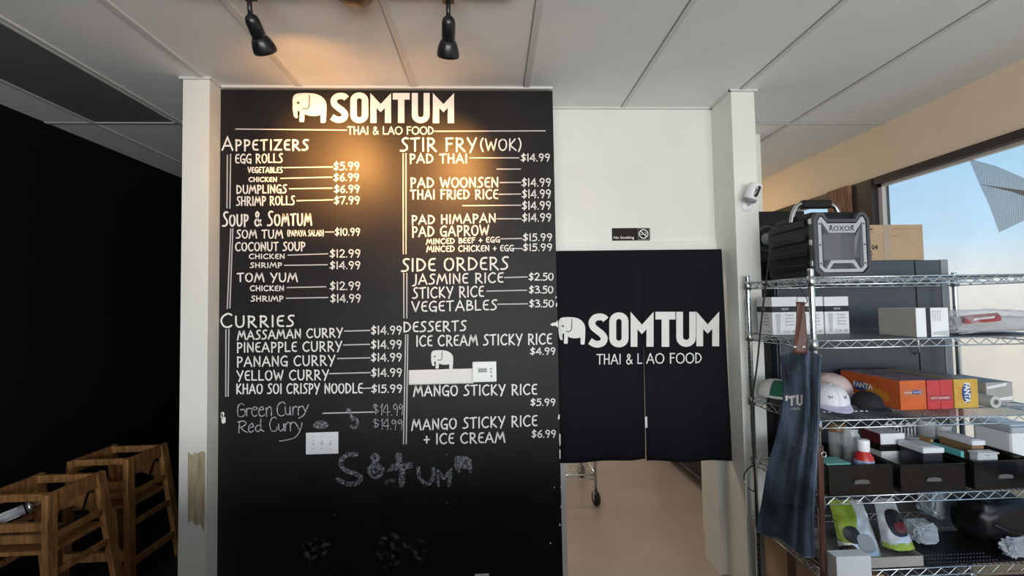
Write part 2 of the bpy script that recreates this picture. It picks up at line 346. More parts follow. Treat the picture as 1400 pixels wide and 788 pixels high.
def poly(mb, pts, put):
    vs = [mb.bm.verts.new(put(x, y)) for x, y in pts]
    for t in tessellate_polygon([[Vector((x, y, 0)) for x, y in pts]]): mb.bm.faces.new([vs[i] for i in t])
ELE = [(108,150),(106,120),(112,92),(124,76),(145,68),(200,65),(255,68),(290,76),(318,90),(340,110),(353,132),(358,158),(356,230),(351,280),(345,286),(320,286),(313,280),(313,228),(290,234),(255,236),(225,232),(195,222),(193,272),(188,280),(162,280),(156,273),(161,205),(152,195),(144,200),(143,225),(147,243),(139,252),(128,250),(117,238),(110,205),(106,175)]
def elephant(mb, mbk, x0, x1, y0, y1, put, putk):
    f = lambda p: (x0 + (p[0] - 103) / 255 * (x1 - x0), y0 + (p[1] - 65) / 221 * (y1 - y0))
    poly(mb, [f(p) for p in ELE], put)
    k = (x1 - x0) / 255
    stroke(mbk, [f(p) for p in catmull([(231, 82, 0), (230, 150, 0), (222, 174, 0), (205, 182, 0), (180, 181, 0)], 5)], 9.5 * k, putk)
    e0 = f((148, 138)); poly(mbk, [(e0[0] + 10 * k * math.cos(a * math.pi / 6), e0[1] + 10 * k * math.sin(a * math.pi / 6)) for a in range(12)], putk)
def arc(cx, cy, rx, ry, a0, a1, n=8): return [(cx + rx * math.cos(math.radians(a0 + (a1 - a0) * i / n)), cy + ry * math.sin(math.radians(a0 + (a1 - a0) * i / n))) for i in range(n + 1)]
def somtum(mb, boxes, put):
    """six heavy capitals; boxes = (x0, x1, y0, y1) of each letter, y down"""
    for ch, (x0, x1, y0, y1) in zip('SOMTUM', boxes):
        W_, H_ = x1 - x0, y1 - y0; g = lambda p: (x0 + p[0] * W_, y0 + p[1] * H_); th = .29 * W_
        if ch == 'S':
            pts = [(.90, .20), (.78, .135), (.56, .115), (.32, .15), (.17, .26), (.22, .39), (.42, .49), (.66, .59), (.82, .71), (.76, .83), (.56, .885), (.32, .88), (.06, .80)]
            cp = [g((p.x, p.y)) for p in catmull(pts, 6)]; L, R_ = [], []
            for i, p in enumerate(cp):
                a = Vector(cp[max(i - 1, 0)]); b = Vector(cp[min(i + 1, len(cp) - 1)]); d = (b - a).normalized(); n = Vector((-d.y, d.x)) * th * .62
                L.append((p[0] + n.x, p[1] + n.y)); R_.append((p[0] - n.x, p[1] - n.y))
            for i in range(len(cp) - 1): mb.bm.faces.new([mb.bm.verts.new(put(*q)) for q in (L[i], L[i + 1], R_[i + 1], R_[i])])
        elif ch == 'O':
            o = arc(.5, .25, .5, .25, 180, 360) + arc(.5, .75, .5, .25, 0, 180); i_ = arc(.5, .26, .14, .07, 180, 360) + arc(.5, .74, .14, .07, 0, 180)
            for k in range(len(o)):
                j = (k + 1) % len(o); mb.bm.faces.new([mb.bm.verts.new(put(*g(q))) for q in (o[k], o[j], i_[j], i_[k])])
        elif ch == 'M':
            poly(mb, [g(p) for p in ((0, 0), (.5, .37), (.5, .64), (.30, .50), (.30, 1), (0, 1))], put)
            poly(mb, [g(p) for p in ((1, 0), (1, 1), (.70, 1), (.70, .50), (.5, .64), (.5, .37))], put)
        elif ch == 'T':
            poly(mb, [g(p) for p in ((0, 0), (1, 0), (1, .22), (.69, .22), (.69, 1), (.31, 1), (.31, .22), (0, .22))], put)
        elif ch == 'U':
            o = [(0, 0)] + arc(.5, .74, .5, .26, 180, 0) + [(1, 0)]; i_ = [(.34, 0)] + arc(.5, .72, .16, .08, 180, 0) + [(.66, 0)]
            for k in range(len(o) - 1): mb.bm.faces.new([mb.bm.verts.new(put(*g(q))) for q in (o[k], o[k + 1], i_[k + 1], i_[k])])
def label_text(s, o, u, v, h, m, parent, name='lettering', width=None, bold=0.0):
    """printed words in Blender's own font, laid flat: o is the lower-left corner, u right, v up, h the capital height"""
    cu = bpy.data.curves.new('t', 'FONT'); cu.body = s; cu.size = 1.0; cu.offset = bold; cu.resolution_u = 2
    ob = bpy.data.objects.new('t', cu); C.collection.objects.link(ob); bpy.context.view_layer.update()
    me = bpy.data.meshes.new_from_object(ob.evaluated_get(bpy.context.evaluated_depsgraph_get()))
    bpy.data.objects.remove(ob); bpy.data.curves.remove(cu)
    xs = [q.co.x for q in me.vertices]; wid = max(xs) - min(xs); x_ = min(xs)
    k = h / 0.73; kx = k if width is None else width / wid; o, u, v = Vector(o), Vector(u).normalized(), Vector(v).normalized()
    mb = MB(); mb.bm.from_mesh(me); bpy.data.meshes.remove(me)
    for q in mb.bm.verts: q.co = o + u * ((q.co.x - x_) * kx) + v * (q.co.y * k)
    return mb.build(name, m, parent)
def flat(pts, m, name, parent, lift=None):
    mb = MB(); vs = [mb.bm.verts.new(Vector(p)) for p in pts]; mb.bm.faces.new(vs).normal_update(); bmesh.ops.triangulate(mb.bm, faces=mb.bm.faces[:]); return mb.build(name, m, parent)
# ------------------------------------------------------------------ the room
CZ = 2.813; YB = 2.372; YW = 2.612; XL = -2.786; XR = 2.692; YFRONT = -2.9; YEND = 4.9
def struct(name, mb, m, label, parent=None):
    return tag(mb.build(name, m, parent), label if parent is None else None, 'room' if parent is None else None, kind='structure')
struct('floor_back', MB().box((-1.5, YW, -0.12), (2.1, 5.0, 0.0)).box((.335, 2.36, -0.12), (1.38, YW, 0.0)), M['floor'], 'glossy beige grey sealed floor seen through the doorway')
struct('floor', MB().box((-2.95, -3.1, -0.12), (3.0, 2.36, 0.0)).box((-2.95, 2.36, -0.12), (.335, YW, 0.0)).box((1.38, 2.36, -0.12), (3.0, YW, 0.0)).box((-2.95, YW, -0.12), (-1.5, 5.0, 0.0)).box((2.1, YW, -0.12), (3.0, 5.0, 0.0)), mat('dark_tile_floor', (0.03, 0.028, 0.028), 0.4, var=.2, scale=6), 'dark dining room floor under the high chairs')
ceil = struct('ceiling', MB().box((-2.95, -3.1, CZ), (3.0, 5.6, CZ + 0.1)), M['ceiling'], 'pale grey panel ceiling over the whole room')
# flat bars between the ceiling panels
g = MB(); gd = MB()
YCROSS = 2.842
GX = [(-2.50, .022), (-1.965, .03), (-1.4706, .030), (-1.0149, .030), (-.4062, .030), (.2038, .030), (.8138, .024), (1.4238, .024), (2.0338, .024)]
for x, wd in GX:
    y1 = {-.4062: YB, .2038: YB, -1.0149: YB, .8138: YW, -1.4706: 2.28}.get(x, 4.9)
    if x == 1.4238: y1 = 2.385
    g.box((x - wd / 2, -2.9, CZ - .006), (x + wd / 2, y1, CZ + .01))
    gd.box((x - wd / 2 - .004, -2.9, CZ - .003), (x - wd / 2, y1, CZ + .01))
for y in (YCROSS, YCROSS - 1.22 * 2, YCROSS - 1.22 * 3):
    for x0, x1 in ((-2.786, -1.57), (1.50, 2.69)) if y > 2 else ((-2.786, 2.69),):
        g.box((x0, y - .011, CZ - .005), (x1, y + .011, CZ + .01)); gd.box((x0, y - .015, CZ - .0025), (x1, y - .011, CZ + .01))
struct('ceiling_bars', g, M['grid'], None, ceil); struct('ceiling_reveal', gd, M['grid_dark'], None, ceil)
# dead fluorescent panel, a thing set into the ceiling
fx = empty('ceiling_light', (-2.23, 2.2, CZ), 'unlit dark grey fluorescent ceiling panel above the black corner', 'ceiling light')
MB().box((-2.485, 1.63, CZ - .004), (-1.985, 2.83, CZ + .004)).build('diffuser', mat('unlit_diffuser', (0.16, 0.16, 0.165), 0.5), fx)
fr = MB()
for a, b in (((-2.49, 1.62, CZ - .008), (-2.478, 2.835, CZ + .004)), ((-1.992, 1.62, CZ - .008), (-1.98, 2.835, CZ + .004)), ((-2.49, 2.825, CZ - .008), (-1.98, 2.837, CZ + .004)), ((-2.49, 1.61, CZ - .008), (-1.98, 1.622, CZ + .004))): fr.box(a, b)
fr.build('light_frame', M['grid'], fx)
# walls
struct('wall_left', MB().box((XL - .12, -3.0, 0), (XL, YEND, CZ)), M['black_wall'], 'black painted side wall behind the wooden high chairs')
struct('wall_back_left', MB().box((XL, YEND - .1, 0), (-1.5, YEND, CZ)), M['black_wall'], 'black painted back wall of the dark corner')
struct('wall_inner_left', MB().box((-1.56, 2.62, 0), (-1.44, YEND, CZ)), M['black_wall'], 'black painted wall returning behind the menu board')
PXL, PXR, PYF = -1.569, -1.436, 2.28
pil = struct('wall_pillar', MB().box((PXL, PYF, 0), (PXR, 2.62, CZ), .002), M['white_wall'], 'white wall end with a torn tan patch beside the menu board')
pp = [(257, 618), (262, 623), (266, 619), (271, 620), (275, 617), (280.5, 619), (280.5, 690), (279, 728), (274, 717), (268, 719), (262, 712), (257, 716), (256.5, 660)]
flat([PY(x, y, PYF - .0015) for x, y in pp], M['patch'], 'bare_patch', pil)
struct('trim_1', MB().box((PXL - .012, PYF - .012, CZ - .012), (PXR + .012, 2.36, CZ)).box((PXR, YB - .016, CZ - .012), (.35, YB, CZ)).box((.35, YW - .016, CZ - .012), (1.366, YW, CZ)).box((1.352, 2.385 - .014, CZ - .012), (1.366, YW, CZ)).box((1.352, 2.371, CZ - .012), (1.514, 2.385, CZ)), M['grid'], 'thin pale ceiling edge strip above the menu board and doorway')
DXL, DXR, DZ = .412, 1.322, 1.93
struct('wall_center', MB().box((-1.44, YB + .02, 0), (.335, YW + .12, CZ)), M['white_wall'], 'white partition carrying the black menu board')
wb = MB(); wb.box((.335, YW, DZ), (1.40, YW + .12, CZ)).box((.335, YW, 0), (DXL, YW + .12, DZ)).box((DXR, YW, 0), (1.40, YW + .17, DZ))
struct('wall_back', wb, M['white_wall'], 'white wall over the curtained kitchen doorway')
dt = MB(); dt.box((.348, YW - .012, 1.93), (1.366, YW, 1.988), .002); dt.box((DXR, YW - .012, 0), (1.366, YW, 1.93), .002); dt.box((.36, YW - .012, 0), (DXL, YW, 1.93), .002)
struct('trim_2', dt, M['white_wall'], 'white painted casing around the kitchen doorway')
struct('wall_pillar_window', MB().box((1.366, 2.385, 0), (1.501, 2.78, CZ), .002), M['white_wall'], 'white wall end carrying the small security camera')
struct('wall_inner_right', MB().box((1.46, 2.782, 0), (1.50, 3.04, CZ))  .box((1.46, 3.04, 0), (1.945, 3.10, CZ)).box((1.90, 3.10, 0), (1.945, YEND, CZ)), M['white_wall'], 'white kitchen wall on the window side')
struct('wall_inner_back', MB().box((-1.44, YEND - .1, 0), (1.945, YEND, CZ)), M['white_wall'], 'white wall at the far end of the kitchen')
struct('wall_far_right', MB().box((1.945, YEND - .1, 0), (2.8, YEND, CZ)), M['tan_wall'], 'cream wall at the end of the window bay')
# window wall: header, sill, mullions, panes
HZ = 2.456; SZ = .70
struct('wall_right', MB().box((XR, -3.0, HZ), (XR + .14, YEND, CZ)).box((XR, -3.0, 0), (XR + .14, YEND, SZ)).box((XR, 4.2, SZ), (XR + .14, YEND, HZ)), M['tan_wall'], 'cream wall above and below the big window')
wf = MB(); wf.box((XR - .02, -2.9, HZ - .045), (XR + .10, 4.2, HZ + .004)).box((XR - .03, -2.9, SZ - .02), (XR + .10, 4.2, SZ + .03))
wf.box((XR - .03, 2.935, SZ), (XR + .10, 3.10, HZ)).box((XR - .01, 4.12, SZ), (XR + .1, 4.2, HZ)).box((XR - .02, -.6, SZ), (XR + .1, -.5, HZ)).box((XR - .02, -2.9, SZ), (XR + .1, -2.82, HZ))
win = struct('window_1', wf, M['frame'], 'big dark framed window with blue sky behind the shelves')
struct('window_bead', MB().box((XR + .02, -2.8, HZ - .062), (XR + .05, 2.935, HZ - .045)).box((XR + .02, 2.905, SZ), (XR + .05, 2.935, HZ - .045)), M['frame_light'], None, win)
struct('window_glass', MB().box((XR + .034, -2.82, SZ), (XR + .038, 4.15, HZ)), M['glass'], None, win)
struct('trim_3', MB().box((XR - .06, 3.10, SZ), (XR + .1, 3.30, HZ)), M['brown_wood'], 'reddish brown wooden post between the windows')
# street side behind the photographer: piers, a low wall and a glazed front
struct('wall_front', MB().box((XL, -3.0, 0), (-1.8, YFRONT, CZ)).box((2.5, -3.0, 0), (XR, YFRONT, CZ)).box((-1.8, -3.0, 2.75), (2.5, YFRONT, CZ)).box((-1.8, -3.0, 0), (2.5, YFRONT, .75)), M['white_wall'], 'white storefront wall around the street windows')
struct('shade_wall', MB().box((-1.65, .42, 0), (1.3, .95, 1.0)), M['black_wall'], 'unseen low black wall added to shade the lower menu board')  # added below the view, only to keep light off the board's foot
# ------------------------------------------------------------------ menu board
bo = tag(MB().box((-1.446, YB, .02), (.349, YB + .02, 2.797), .0015).build('menu_board', M['chalkboard']), 'tall black chalkboard wall menu with white lettering and prices', 'menu board')
pb = lambda x, y: PY(x, y, YB - .0012)
pk = lambda x, y: PY(x, y, YB - .0020)
def board_part(name, fn, m=None, label=None):
    mb = MB(); fn(mb); return mb.build(name, m or M['paint'], bo, label)
ek = MB()
def f_logo(mb):
    elephant(mb, ek, 399.3, 446.5, 127.2, 168, pb, pk)
    y0, y1 = 126.6, 168.2
    somtum(mb, [(452.3, 476, y0 - .3, y1 + .3), (479, 503.5, y0 - .3, y1 + .3), (506.3, 534.7, y0 + .6, y1), (537, 560, y0 + .6, y1), (563, 587.4, y0 + .6, y1 + .4), (591.8, 620.8, y0 + .6, y1 + .2)], pb)
board_part('logo', f_logo)
board_part('tagline_lettering', lambda mb: text(mb, 'THAI & LAO FOOD', 475.5, 592.7, 172.8, 184.2, 1.9, pb, font=THIN, gap=.16))
def line(x0, y0, x1, y1, wd=1.9):
    rl = MB(); stroke(rl, [(x0, y0), (x1, y1)], wd, pb, butt=True); rl.build('rule_line', M['rule'], bo)
for a in ((321.7, 176.5, 474.5, 178), (594, 179.6, 746, 179),
    (387.8, 229.4, 455.7, 228.3), (383.3, 244, 454.6, 242.3), (395, 258.3, 455, 257.3), (405.4, 274.6, 456, 273.3),
    (444.2, 317.4, 457.2, 317.4), (393.2, 349, 448.8, 347.2), (388.4, 363, 448, 362.1), (391.8, 393.4, 446, 392.3), (391, 408, 448.8, 407),
    (470.3, 453, 506.5, 452), (469, 472, 506, 471), (461, 490.5, 506.5, 489.5), (450, 511.2, 506.7, 509.7), (494, 531.4, 508.4, 530.9), (441, 565.4, 512, 563.6),
    (642, 216, 709.8, 216), (679, 231.3, 712, 231.3), (683, 249.7, 712.6, 249.5), (681.3, 265.8, 712.6, 265.4), (632, 281.4, 712.6, 280.7), (678.7, 299.3, 713.2, 299.3), (684.5, 326.7, 714.3, 326.2), (702.2, 340, 714.7, 340),
    (689, 379.7, 721.3, 378.9), (665, 398.3, 720.5, 397), (680, 416.2, 721.8, 415.6),
    (310.9, 211.7, 310.3, 285), (315.3, 210.3, 314.3, 285.4), (315.5, 312.5, 310.7, 422.6), (318.4, 312.5, 314.2, 421.8), (308.9, 450.6, 308.7, 542.6), (313, 449.7, 311.9, 542.6),
    (551.2, 209.5, 551.4, 347.8), (555.1, 209.5, 555.1, 347.8), (552, 373.2, 552.2, 435.5), (556.2, 373.2, 556.2, 435.5), (554.6, 457.3, 551.6, 608), (557.6, 457.3, 555.4, 607.5)): line(*a)
def section(name, items, label):
    mb = MB()
    for it in items:
        s, x0, x1, a, b = it[:5]; wd = it[5] if len(it) > 5 else 2.4; dy = it[6] if len(it) > 6 else 0
        text(mb, s, x0, x1, a - dy / 2, b - dy / 2, wd, pb, a + dy / 2, b + dy / 2, gap=.13 if s[0] == '$' else .2)
    mb.build(name, M['paint'], bo, label)
section('menu_lettering', [('Appetizers', 304, 421, 187, 206.2, 3), ('EGG ROLLS', 322, 386, 210, 223.4, 2.3, -1), ('VEGETABLES', 339, 386, 228.2, 236.8, 1.9), ('CHICKEN', 340.3, 378.4, 242, 249, 1.9), ('DUMPLINGS', 323.5, 391.5, 252.6, 265, 2.3, -1), ('SHRIMP ROLLS', 323.5, 402.4, 268, 281.2, 2.3, -1),
    ('$5.99', 456.3, 491, 221.3, 233, 2), ('$6.99', 456.3, 490.6, 237, 248, 2), ('$6.99', 457, 491.2, 253, 264, 2), ('$7.99', 457, 491.6, 268.2, 279.6, 2)], 'white painted appetizer list')
section('menu_lettering', [('Soup & Somtum', 304.5, 425.8, 288.5, 309.5, 2.9, -1.5), ('SOM TUM', 323.2, 386.4, 314, 326.4, 2.3), ('(PAPAYA SALAD)', 393, 442.4, 314.6, 323.2, 1.6), ('COCONUT SOUP', 322, 416.7, 330.8, 343.6, 2.3, -.6), ('CHICKEN', 340.7, 389, 347, 354.4, 1.8), ('SHRIMP', 342, 385, 359, 366.6, 1.8), ('TOM YUM', 324.5, 406.3, 373, 386, 2.5), ('CHICKEN', 342.2, 388, 390.4, 398.4, 1.9), ('SHRIMP', 343.3, 387, 404.4, 412.6, 1.9),
    ('$10.99', 458, 492, 311.8, 322.6, 2), ('$12.99', 451, 492.5, 341, 352.6, 2), ('$14.99', 451, 492.5, 357.2, 368.4, 2), ('$12.99', 451.2, 492.6, 385, 397, 2), ('$14.99', 451.8, 493, 402.2, 414, 2)], 'white painted soup and salad list')
section('menu_lettering', [('Curries', 302, 401.6, 427.6, 448, 3, -1.5), ('MASSAMAN CURRY', 324.8, 468, 450, 463.4, 2.4, -4.2), ('PINEAPPLE CURRY', 324, 467, 467.2, 481.6, 2.4, -2), ('PANANG CURRY', 324, 457.6, 486.4, 501.2, 2.4, -2.2), ('YELLOW CURRY', 324, 449, 506, 520.6, 2.4, -1.4), ('KHAO SOI CRISPY NOODLE', 323.4, 495, 524.2, 538.8, 2.4, -1),
    ('$14.99', 507.4, 549, 445.6, 457.8, 2.1), ('$14.99', 507.4, 549, 465, 477.4, 2.1), ('$14.99', 507.4, 549, 482.8, 494.8, 2.1), ('$14.99', 507.6, 549.2, 503.6, 515.6, 2.1), ('$15.99', 508, 549.6, 525.8, 537.6, 2.1)], 'white painted curry list')
section('menu_lettering', [('STIR FRY', 547.8, 651, 188, 207.4, 2.9), ('(WOK)', 657, 712.4, 189.5, 206.4, 2.4), ('PAD THAI', 560.3, 638.4, 210, 223.6, 2.4), ('PAD WOONSEN', 561.3, 681, 242.4, 257, 2.4, -.6), ('THAI FRIED RICE', 561.3, 680.4, 259, 272.8, 2.4, -.6), ('PAD HIMAPAN', 563, 677.4, 293, 306.2, 2.4, -2.8), ('PAD GAPROW', 563.6, 668, 308.4, 323.4, 2.4, -2.4), ('MINCED BEEF + EGG', 583, 683, 325, 333.2, 1.9, -3), ('MINCED CHICKEN + EGG', 583.4, 702, 335.4, 344.4, 1.9, -1.4),
    ('$14.99', 712.3, 751.6, 210, 221, 2), ('$14.99', 713.4, 752.8, 243.6, 255.4, 2), ('$14.99', 713.8, 753, 259, 271.4, 2), ('$14.99', 713.8, 753, 275, 287, 2), ('$14.99', 714, 753.4, 291.6, 303.4, 2), ('$15.99', 715, 754.6, 319.2, 330, 2), ('$15.99', 715, 754.8, 333, 343.6, 2)], 'white painted stir fry list')
section('menu_lettering', [('SIDE ORDERS', 549.3, 694.6, 352, 370.6, 2.9, -3), ('JASMINE RICE', 564.4, 687.6, 373.6, 388.4, 2.5, -3), ('STICKY RICE', 564.4, 661, 391.8, 407.6, 2.5, -2.4), ('VEGETABLES', 563.2, 679, 410.8, 425.8, 2.5, -2.6),
    ('$2.50', 723, 756.4, 373, 384, 2), ('$3.50', 723.4, 756, 390.8, 401.6, 2), ('$3.50', 723.6, 756.8, 409.8, 420.6, 2)], 'white painted side order list')
section('menu_lettering', [('DESSERTS', 551.8, 637, 439, 454, 2.6, -2), ('ICE CREAM STICKY RICE', 569.3, 754, 457.2, 472.8, 2.5, -3), ('MANGO STICKY RICE', 565.6, 733.6, 526, 541.4, 2.5, -2.4), ('MANGO STICKY RICE', 563, 734, 570.4, 586.2, 2.5, -6), ('+ ICE CREAM', 580, 690, 591.6, 607, 2.5, -2.6),
    ('$4.99', 725, 759.2, 475.2, 485.6, 2), ('$5.99', 725.4, 759.2, 545, 555.4, 2), ('$6.99', 727, 759.8, 588, 599, 2)], 'white painted dessert list')
el2 = MB(); elephant(el2, ek, 589, 619.6, 479, 504.9, pb, pk); el2.build('painted_elephant', M['paint'], bo)
ek.build('elephant_marking', M['black_paint'], bo)
# chalk handwriting
ch = MB()
Z = lambda pts: [(310 + x / 10, 540 + y / 10) for x, y in pts]
def chalk(pts, wd=1.8, smooth=True, b=ch): stroke(b, [(p.x, p.y) for p in catmull(pts, 5)] if smooth else pts, wd, pb)
for s in (((235, 140), (200, 122), (160, 150), (148, 230), (160, 290), (200, 300), (240, 280), (248, 210), (190, 205)), ((270, 190), (272, 295)), ((270, 215), (300, 185), (330, 190)), ((345, 205), (410, 200), (400, 165), (350, 190), (345, 260), (375, 295), (415, 280)), ((445, 210), (500, 200), (485, 165), (450, 190), (440, 260), (470, 295), (520, 275)), ((540, 180), (545, 295)), ((545, 210), (580, 165), (608, 190), (610, 290)),
    ((800, 125), (760, 100), (710, 130), (690, 200), (705, 270), (750, 290), (790, 270)), ((800, 160), (805, 240), (830, 275), (860, 250), (865, 165)), ((866, 165), (872, 275)), ((905, 165), (905, 275)), ((905, 190), (935, 160), (960, 170)), ((980, 165), (978, 275)), ((980, 190), (1010, 158), (1035, 165)), ((1035, 150), (1075, 225)), ((1118, 135), (1090, 200), (1050, 280), (985, 320)),
    ((175, 370), (165, 520)), ((150, 375), (220, 360), (265, 385), (230, 430), (180, 445)), ((190, 445), (230, 490), (280, 512)), ((300, 455), (365, 435), (345, 395), (305, 430), (300, 490), (330, 512), (370, 490)), ((460, 420), (410, 425), (392, 470), (420, 505), (460, 480)), ((465, 335), (468, 470), (510, 500)),
    ((680, 330), (650, 305), (605, 340), (588, 410), (605, 480), (640, 500), (685, 480), (683, 440)), ((710, 400), (715, 470), (740, 495), (770, 470)), ((778, 395), (785, 495)), ((800, 400), (805, 495)), ((805, 420), (830, 378), (858, 385)), ((868, 380), (872, 495)), ((872, 410), (900, 375), (935, 385)), ((940, 385), (990, 470)), ((1030, 380), (1010, 470), (960, 560), (880, 605), (720, 635))):
    chalk(Z(s))
Q = lambda pts: [(410 + x / 8.753, 540 + y / 8.753) for x, y in pts]
for s in (((935, 140), (900, 115), (882, 140), (905, 170), (938, 190), (915, 215), (885, 205)), ((910, 110), (908, 235)), ((965, 150), (990, 110)), ((985, 110), (978, 245)), ((1050, 250), (1045, 115), (1000, 205), (1080, 205)), ((1095, 240), (1100, 246)), ((1165, 140), (1140, 112), (1118, 150), (1140, 175), (1168, 145), (1162, 250)), ((1230, 130), (1205, 112), (1190, 150), (1205, 170), (1232, 140), (1222, 240)),
    ((940, 310), (905, 290), (880, 320), (905, 340), (940, 355), (910, 390), (880, 375)), ((905, 285), (905, 400)), ((970, 320), (990, 290)), ((990, 290), (985, 410)), ((1050, 420), (1050, 290), (1000, 370), (1070, 370)), ((1085, 405), (1090, 410)), ((1150, 320), (1120, 300), (1100, 330), (1120, 350), (1150, 325), (1140, 420)), ((1220, 310), (1195, 300), (1175, 330), (1195, 348), (1222, 320), (1215, 425))): chalk(Q(s), 1.2)
ch.build('chalk_lettering', M['chalk'], bo, 'chalk handwriting in grey white')
R_ = lambda pts: [(440 + x / 6.364, 560 + y / 6.364) for x, y in pts]
def doodle(*strokes, label=None):
    cf = MB()
    for pts, wd in strokes: chalk(pts, wd * 1.2, b=cf)
    cf.build('chalk_doodle', M['chalk_faint'], bo, label)
doodle((R_(((300, 390), (220, 400), (165, 450), (190, 520), (290, 560), (340, 590), (310, 640), (220, 650), (140, 610))), 6.5), label='faint chalk letter S')
doodle((R_(((465, 395), (435, 420), (465, 455), (495, 420), (465, 395))), 5), (R_(((465, 460), (405, 530), (465, 595), (535, 530), (465, 460))), 4.5), (R_(((460, 500), (500, 520), (460, 550), (440, 520), (460, 500))), 4), label='faint chalk figure like an eight')
doodle(*[(R_(((570 + 10 * k, 540 - 14 * k), (680, 525 - 12 * k), (790, 505 - 10 * k))), 1.6) for k in range(5)], (R_(((668, 400), (672, 480))), 9), (R_(((700, 530), (695, 655))), 9), label='faint chalk letter t')
doodle((R_(((840, 510), (850, 600), (920, 650), (965, 600), (970, 520))), 5.5), label='faint chalk letter u'); doodle((R_(((1010, 660), (1015, 540), (1060, 600), (1120, 530), (1105, 660))), 5), label='faint chalk letter m')
cg = MB(); elephant(cg, MB(), 620.5, 645.5, 623.5, 647, pb, pk); cg.build('chalk_doodle', M['chalk_faint'], bo, 'small chalk elephant')
cg = MB(); poly(cg, [(438.5 + 10.5 * math.cos(a * math.pi / 8), 582 + (7 if math.sin(a * math.pi / 8) < 0 else 5) * math.sin(a * math.pi / 8)) for a in range(16)], pb); cg.build('chalk_doodle', M['chalk_faint'], bo, 'chalk blob above the switch plate')
doodle(([(474.5, 562), (477.5, 560), (480, 568), (482, 574), (484, 571), (489, 576), (486, 585), (480, 583)], 3.8))
def blob(cx, cy, rx, ry, sd):
    cs = MB(); rnd = random.Random(sd); poly(cs, [(cx + rx * (1 + rnd.uniform(-.22, .22)) * math.cos(a * math.pi / 12), cy + ry * (1 + rnd.uniform(-.22, .22)) * math.sin(a * math.pi / 12)) for a in range(24)], pb); cs.build('chalk_smudge', M['chalk_smudge'], bo)
blob(431, 754, 22, 18, 1); blob(533, 752, 20, 23, 2); blob(572, 752, 14, 16, 3); blob(534, 661, 9, 8, 5); blob(460, 706, 5, 4, 6)
rnd = random.Random(4)
for x, y, a, b in ((304.5, 567, 2.4, 3), (305.5, 575, 3, 5), (303, 569, 1.5, 6), (764, 571, 1.3, 3.5), (765.5, 600, 1, 9), (765.5, 622, .9, 8), (766.8, 666, 1, 2), (767.3, 693, 1, 2), (765.5, 718, 1.2, 2), (752.5, 743, 1.2, 1.2), (758, 667, .9, 1), (760.8, 417, .9, 3), (760.3, 407, .8, 1.5), (611, 622, .5, .6), (611, 688, .5, .6)):
    chip = MB(); poly(chip, [(x + a * (1 + rnd.uniform(-.3, .3)) * math.cos(k * math.pi / 5), y + b * (1 + rnd.uniform(-.3, .3)) * math.sin(k * math.pi / 5)) for k in range(10)], pb); chip.build('paint_chip', M['paint'], bo)
chip = MB(); poly(chip, [(752, 444), (756, 441.5), (760, 441), (762.6, 438), (763, 448.5), (759.5, 445.5), (755, 446)], pb)
chip.build('paint_chip', M['paint'], bo)
# things fixed to the board
def pbx(x, y, d): return PY(x, y, YB - d)
st_ = MB()
def strip(u, v):
    x = 558.8 + (647.5 - 558.8) * u; yt = 506.4 + (504 - 506.4) * u; yb = 526.6 + (524.4 - 526.6) * u
    q = PY(x, yt + (yb - yt) * v, YB - .004); q.y -= .0025 * math.sin(u * 17 + v * 3) * (1 - abs(2 * v - 1) * .4) * (.3 + u); return q
st_.grid(strip, 40, 8)
tag(st_.build('paper_strip', M['paper'], solid=.002), 'long cream paper strip stuck below the small painted elephant', 'paper strip')
def wall_box(name, label, cat, p0, p1, d, m, bev=.004):
    a, b = PY(*p0, YB), PY(*p1, YB); c = (a + b) / 2
    r = empty(name, (c.x, YB, c.z), label, cat)
    MB().box((min(a.x, b.x), YB - d, min(a.z, b.z)), (max(a.x, b.x), YB - .0005, max(a.z, b.z)), bev).build('cover', m, r); return r
th = wall_box('thermostat', 'square white wall thermostat with small grey screen', 'thermostat', (646.4, 522), (678.6, 493.6), .028, M['white_plastic'], .006)
a, b = PY(653.5, 509.6, YB - .0285), PY(666, 503.4, YB - .0285); MB().box((a.x, YB - .0292, a.z), (b.x, YB - .027, b.z)).build('screen', mat('lcd', (0.42, 0.45, 0.43), 0.3), th)
dg = MB()
for k in range(3): 
    for r_ in range(2): dg.box((a.x + .004 + k * .015, YB - .0296, a.z + .003 + r_ * .012), (a.x + .015 + k * .015, YB - .029, a.z + .006 + r_ * .012)); dg.box((a.x + .004 + k * .015, YB - .0296, a.z + .003), (a.x + .006 + k * .015, YB - .029, a.z + .018))
dg.build('digit_lettering', M['ink'], th)
for x, y in ((671.5, 504.5), (671.5, 509), (671.8, 514.6)):
    q = PY(x, y, YB - .029); MB().lathe([(0, 0), (.005, 0), (.005, .0015), (0, .002)], (q.x, YB - .028, q.z), (0, -1, 0), 12).build('button', M['grey_plastic'], th)
sw = wall_box('light_switch', 'wide white light switch plate with three toggles', 'light switch', (418.8, 621.4), (463, 590.4), .007, M['white_plastic'], .003)
for k in range(3):
    q = PY(428.5 + 11.6 * k, 605.6, YB - .007); s_ = MB().box((q.x - .0055, YB - .0085, q.z - .013), (q.x + .0055, YB - .006, q.z + .013), .001); s_.build('toggle_slot', mat('slot_grey', (.55, .57, .58), .5), sw)
    MB().obox((q.x, YB - .014, q.z + .004), (1, 0, 0), (0, .5, .87), (0, -.87, .5), .007, .012, .018, .002).build('toggle', M['white_plastic'], sw)
    sc = MB()
    for dz in (-.03, .03): sc.lathe([(0, 0), (.003, 0), (.0025, .001), (0, .0014)], (q.x, YB - .007, q.z + dz), (0, -1, 0), 10)
    sc.build('screw', M['grey_plastic'], sw)
ot = wall_box('wall_outlet', 'white power outlet low on the menu board', 'outlet', (649.5, 814), (668.5, 784.2), .006, M['white_plastic'], .003)
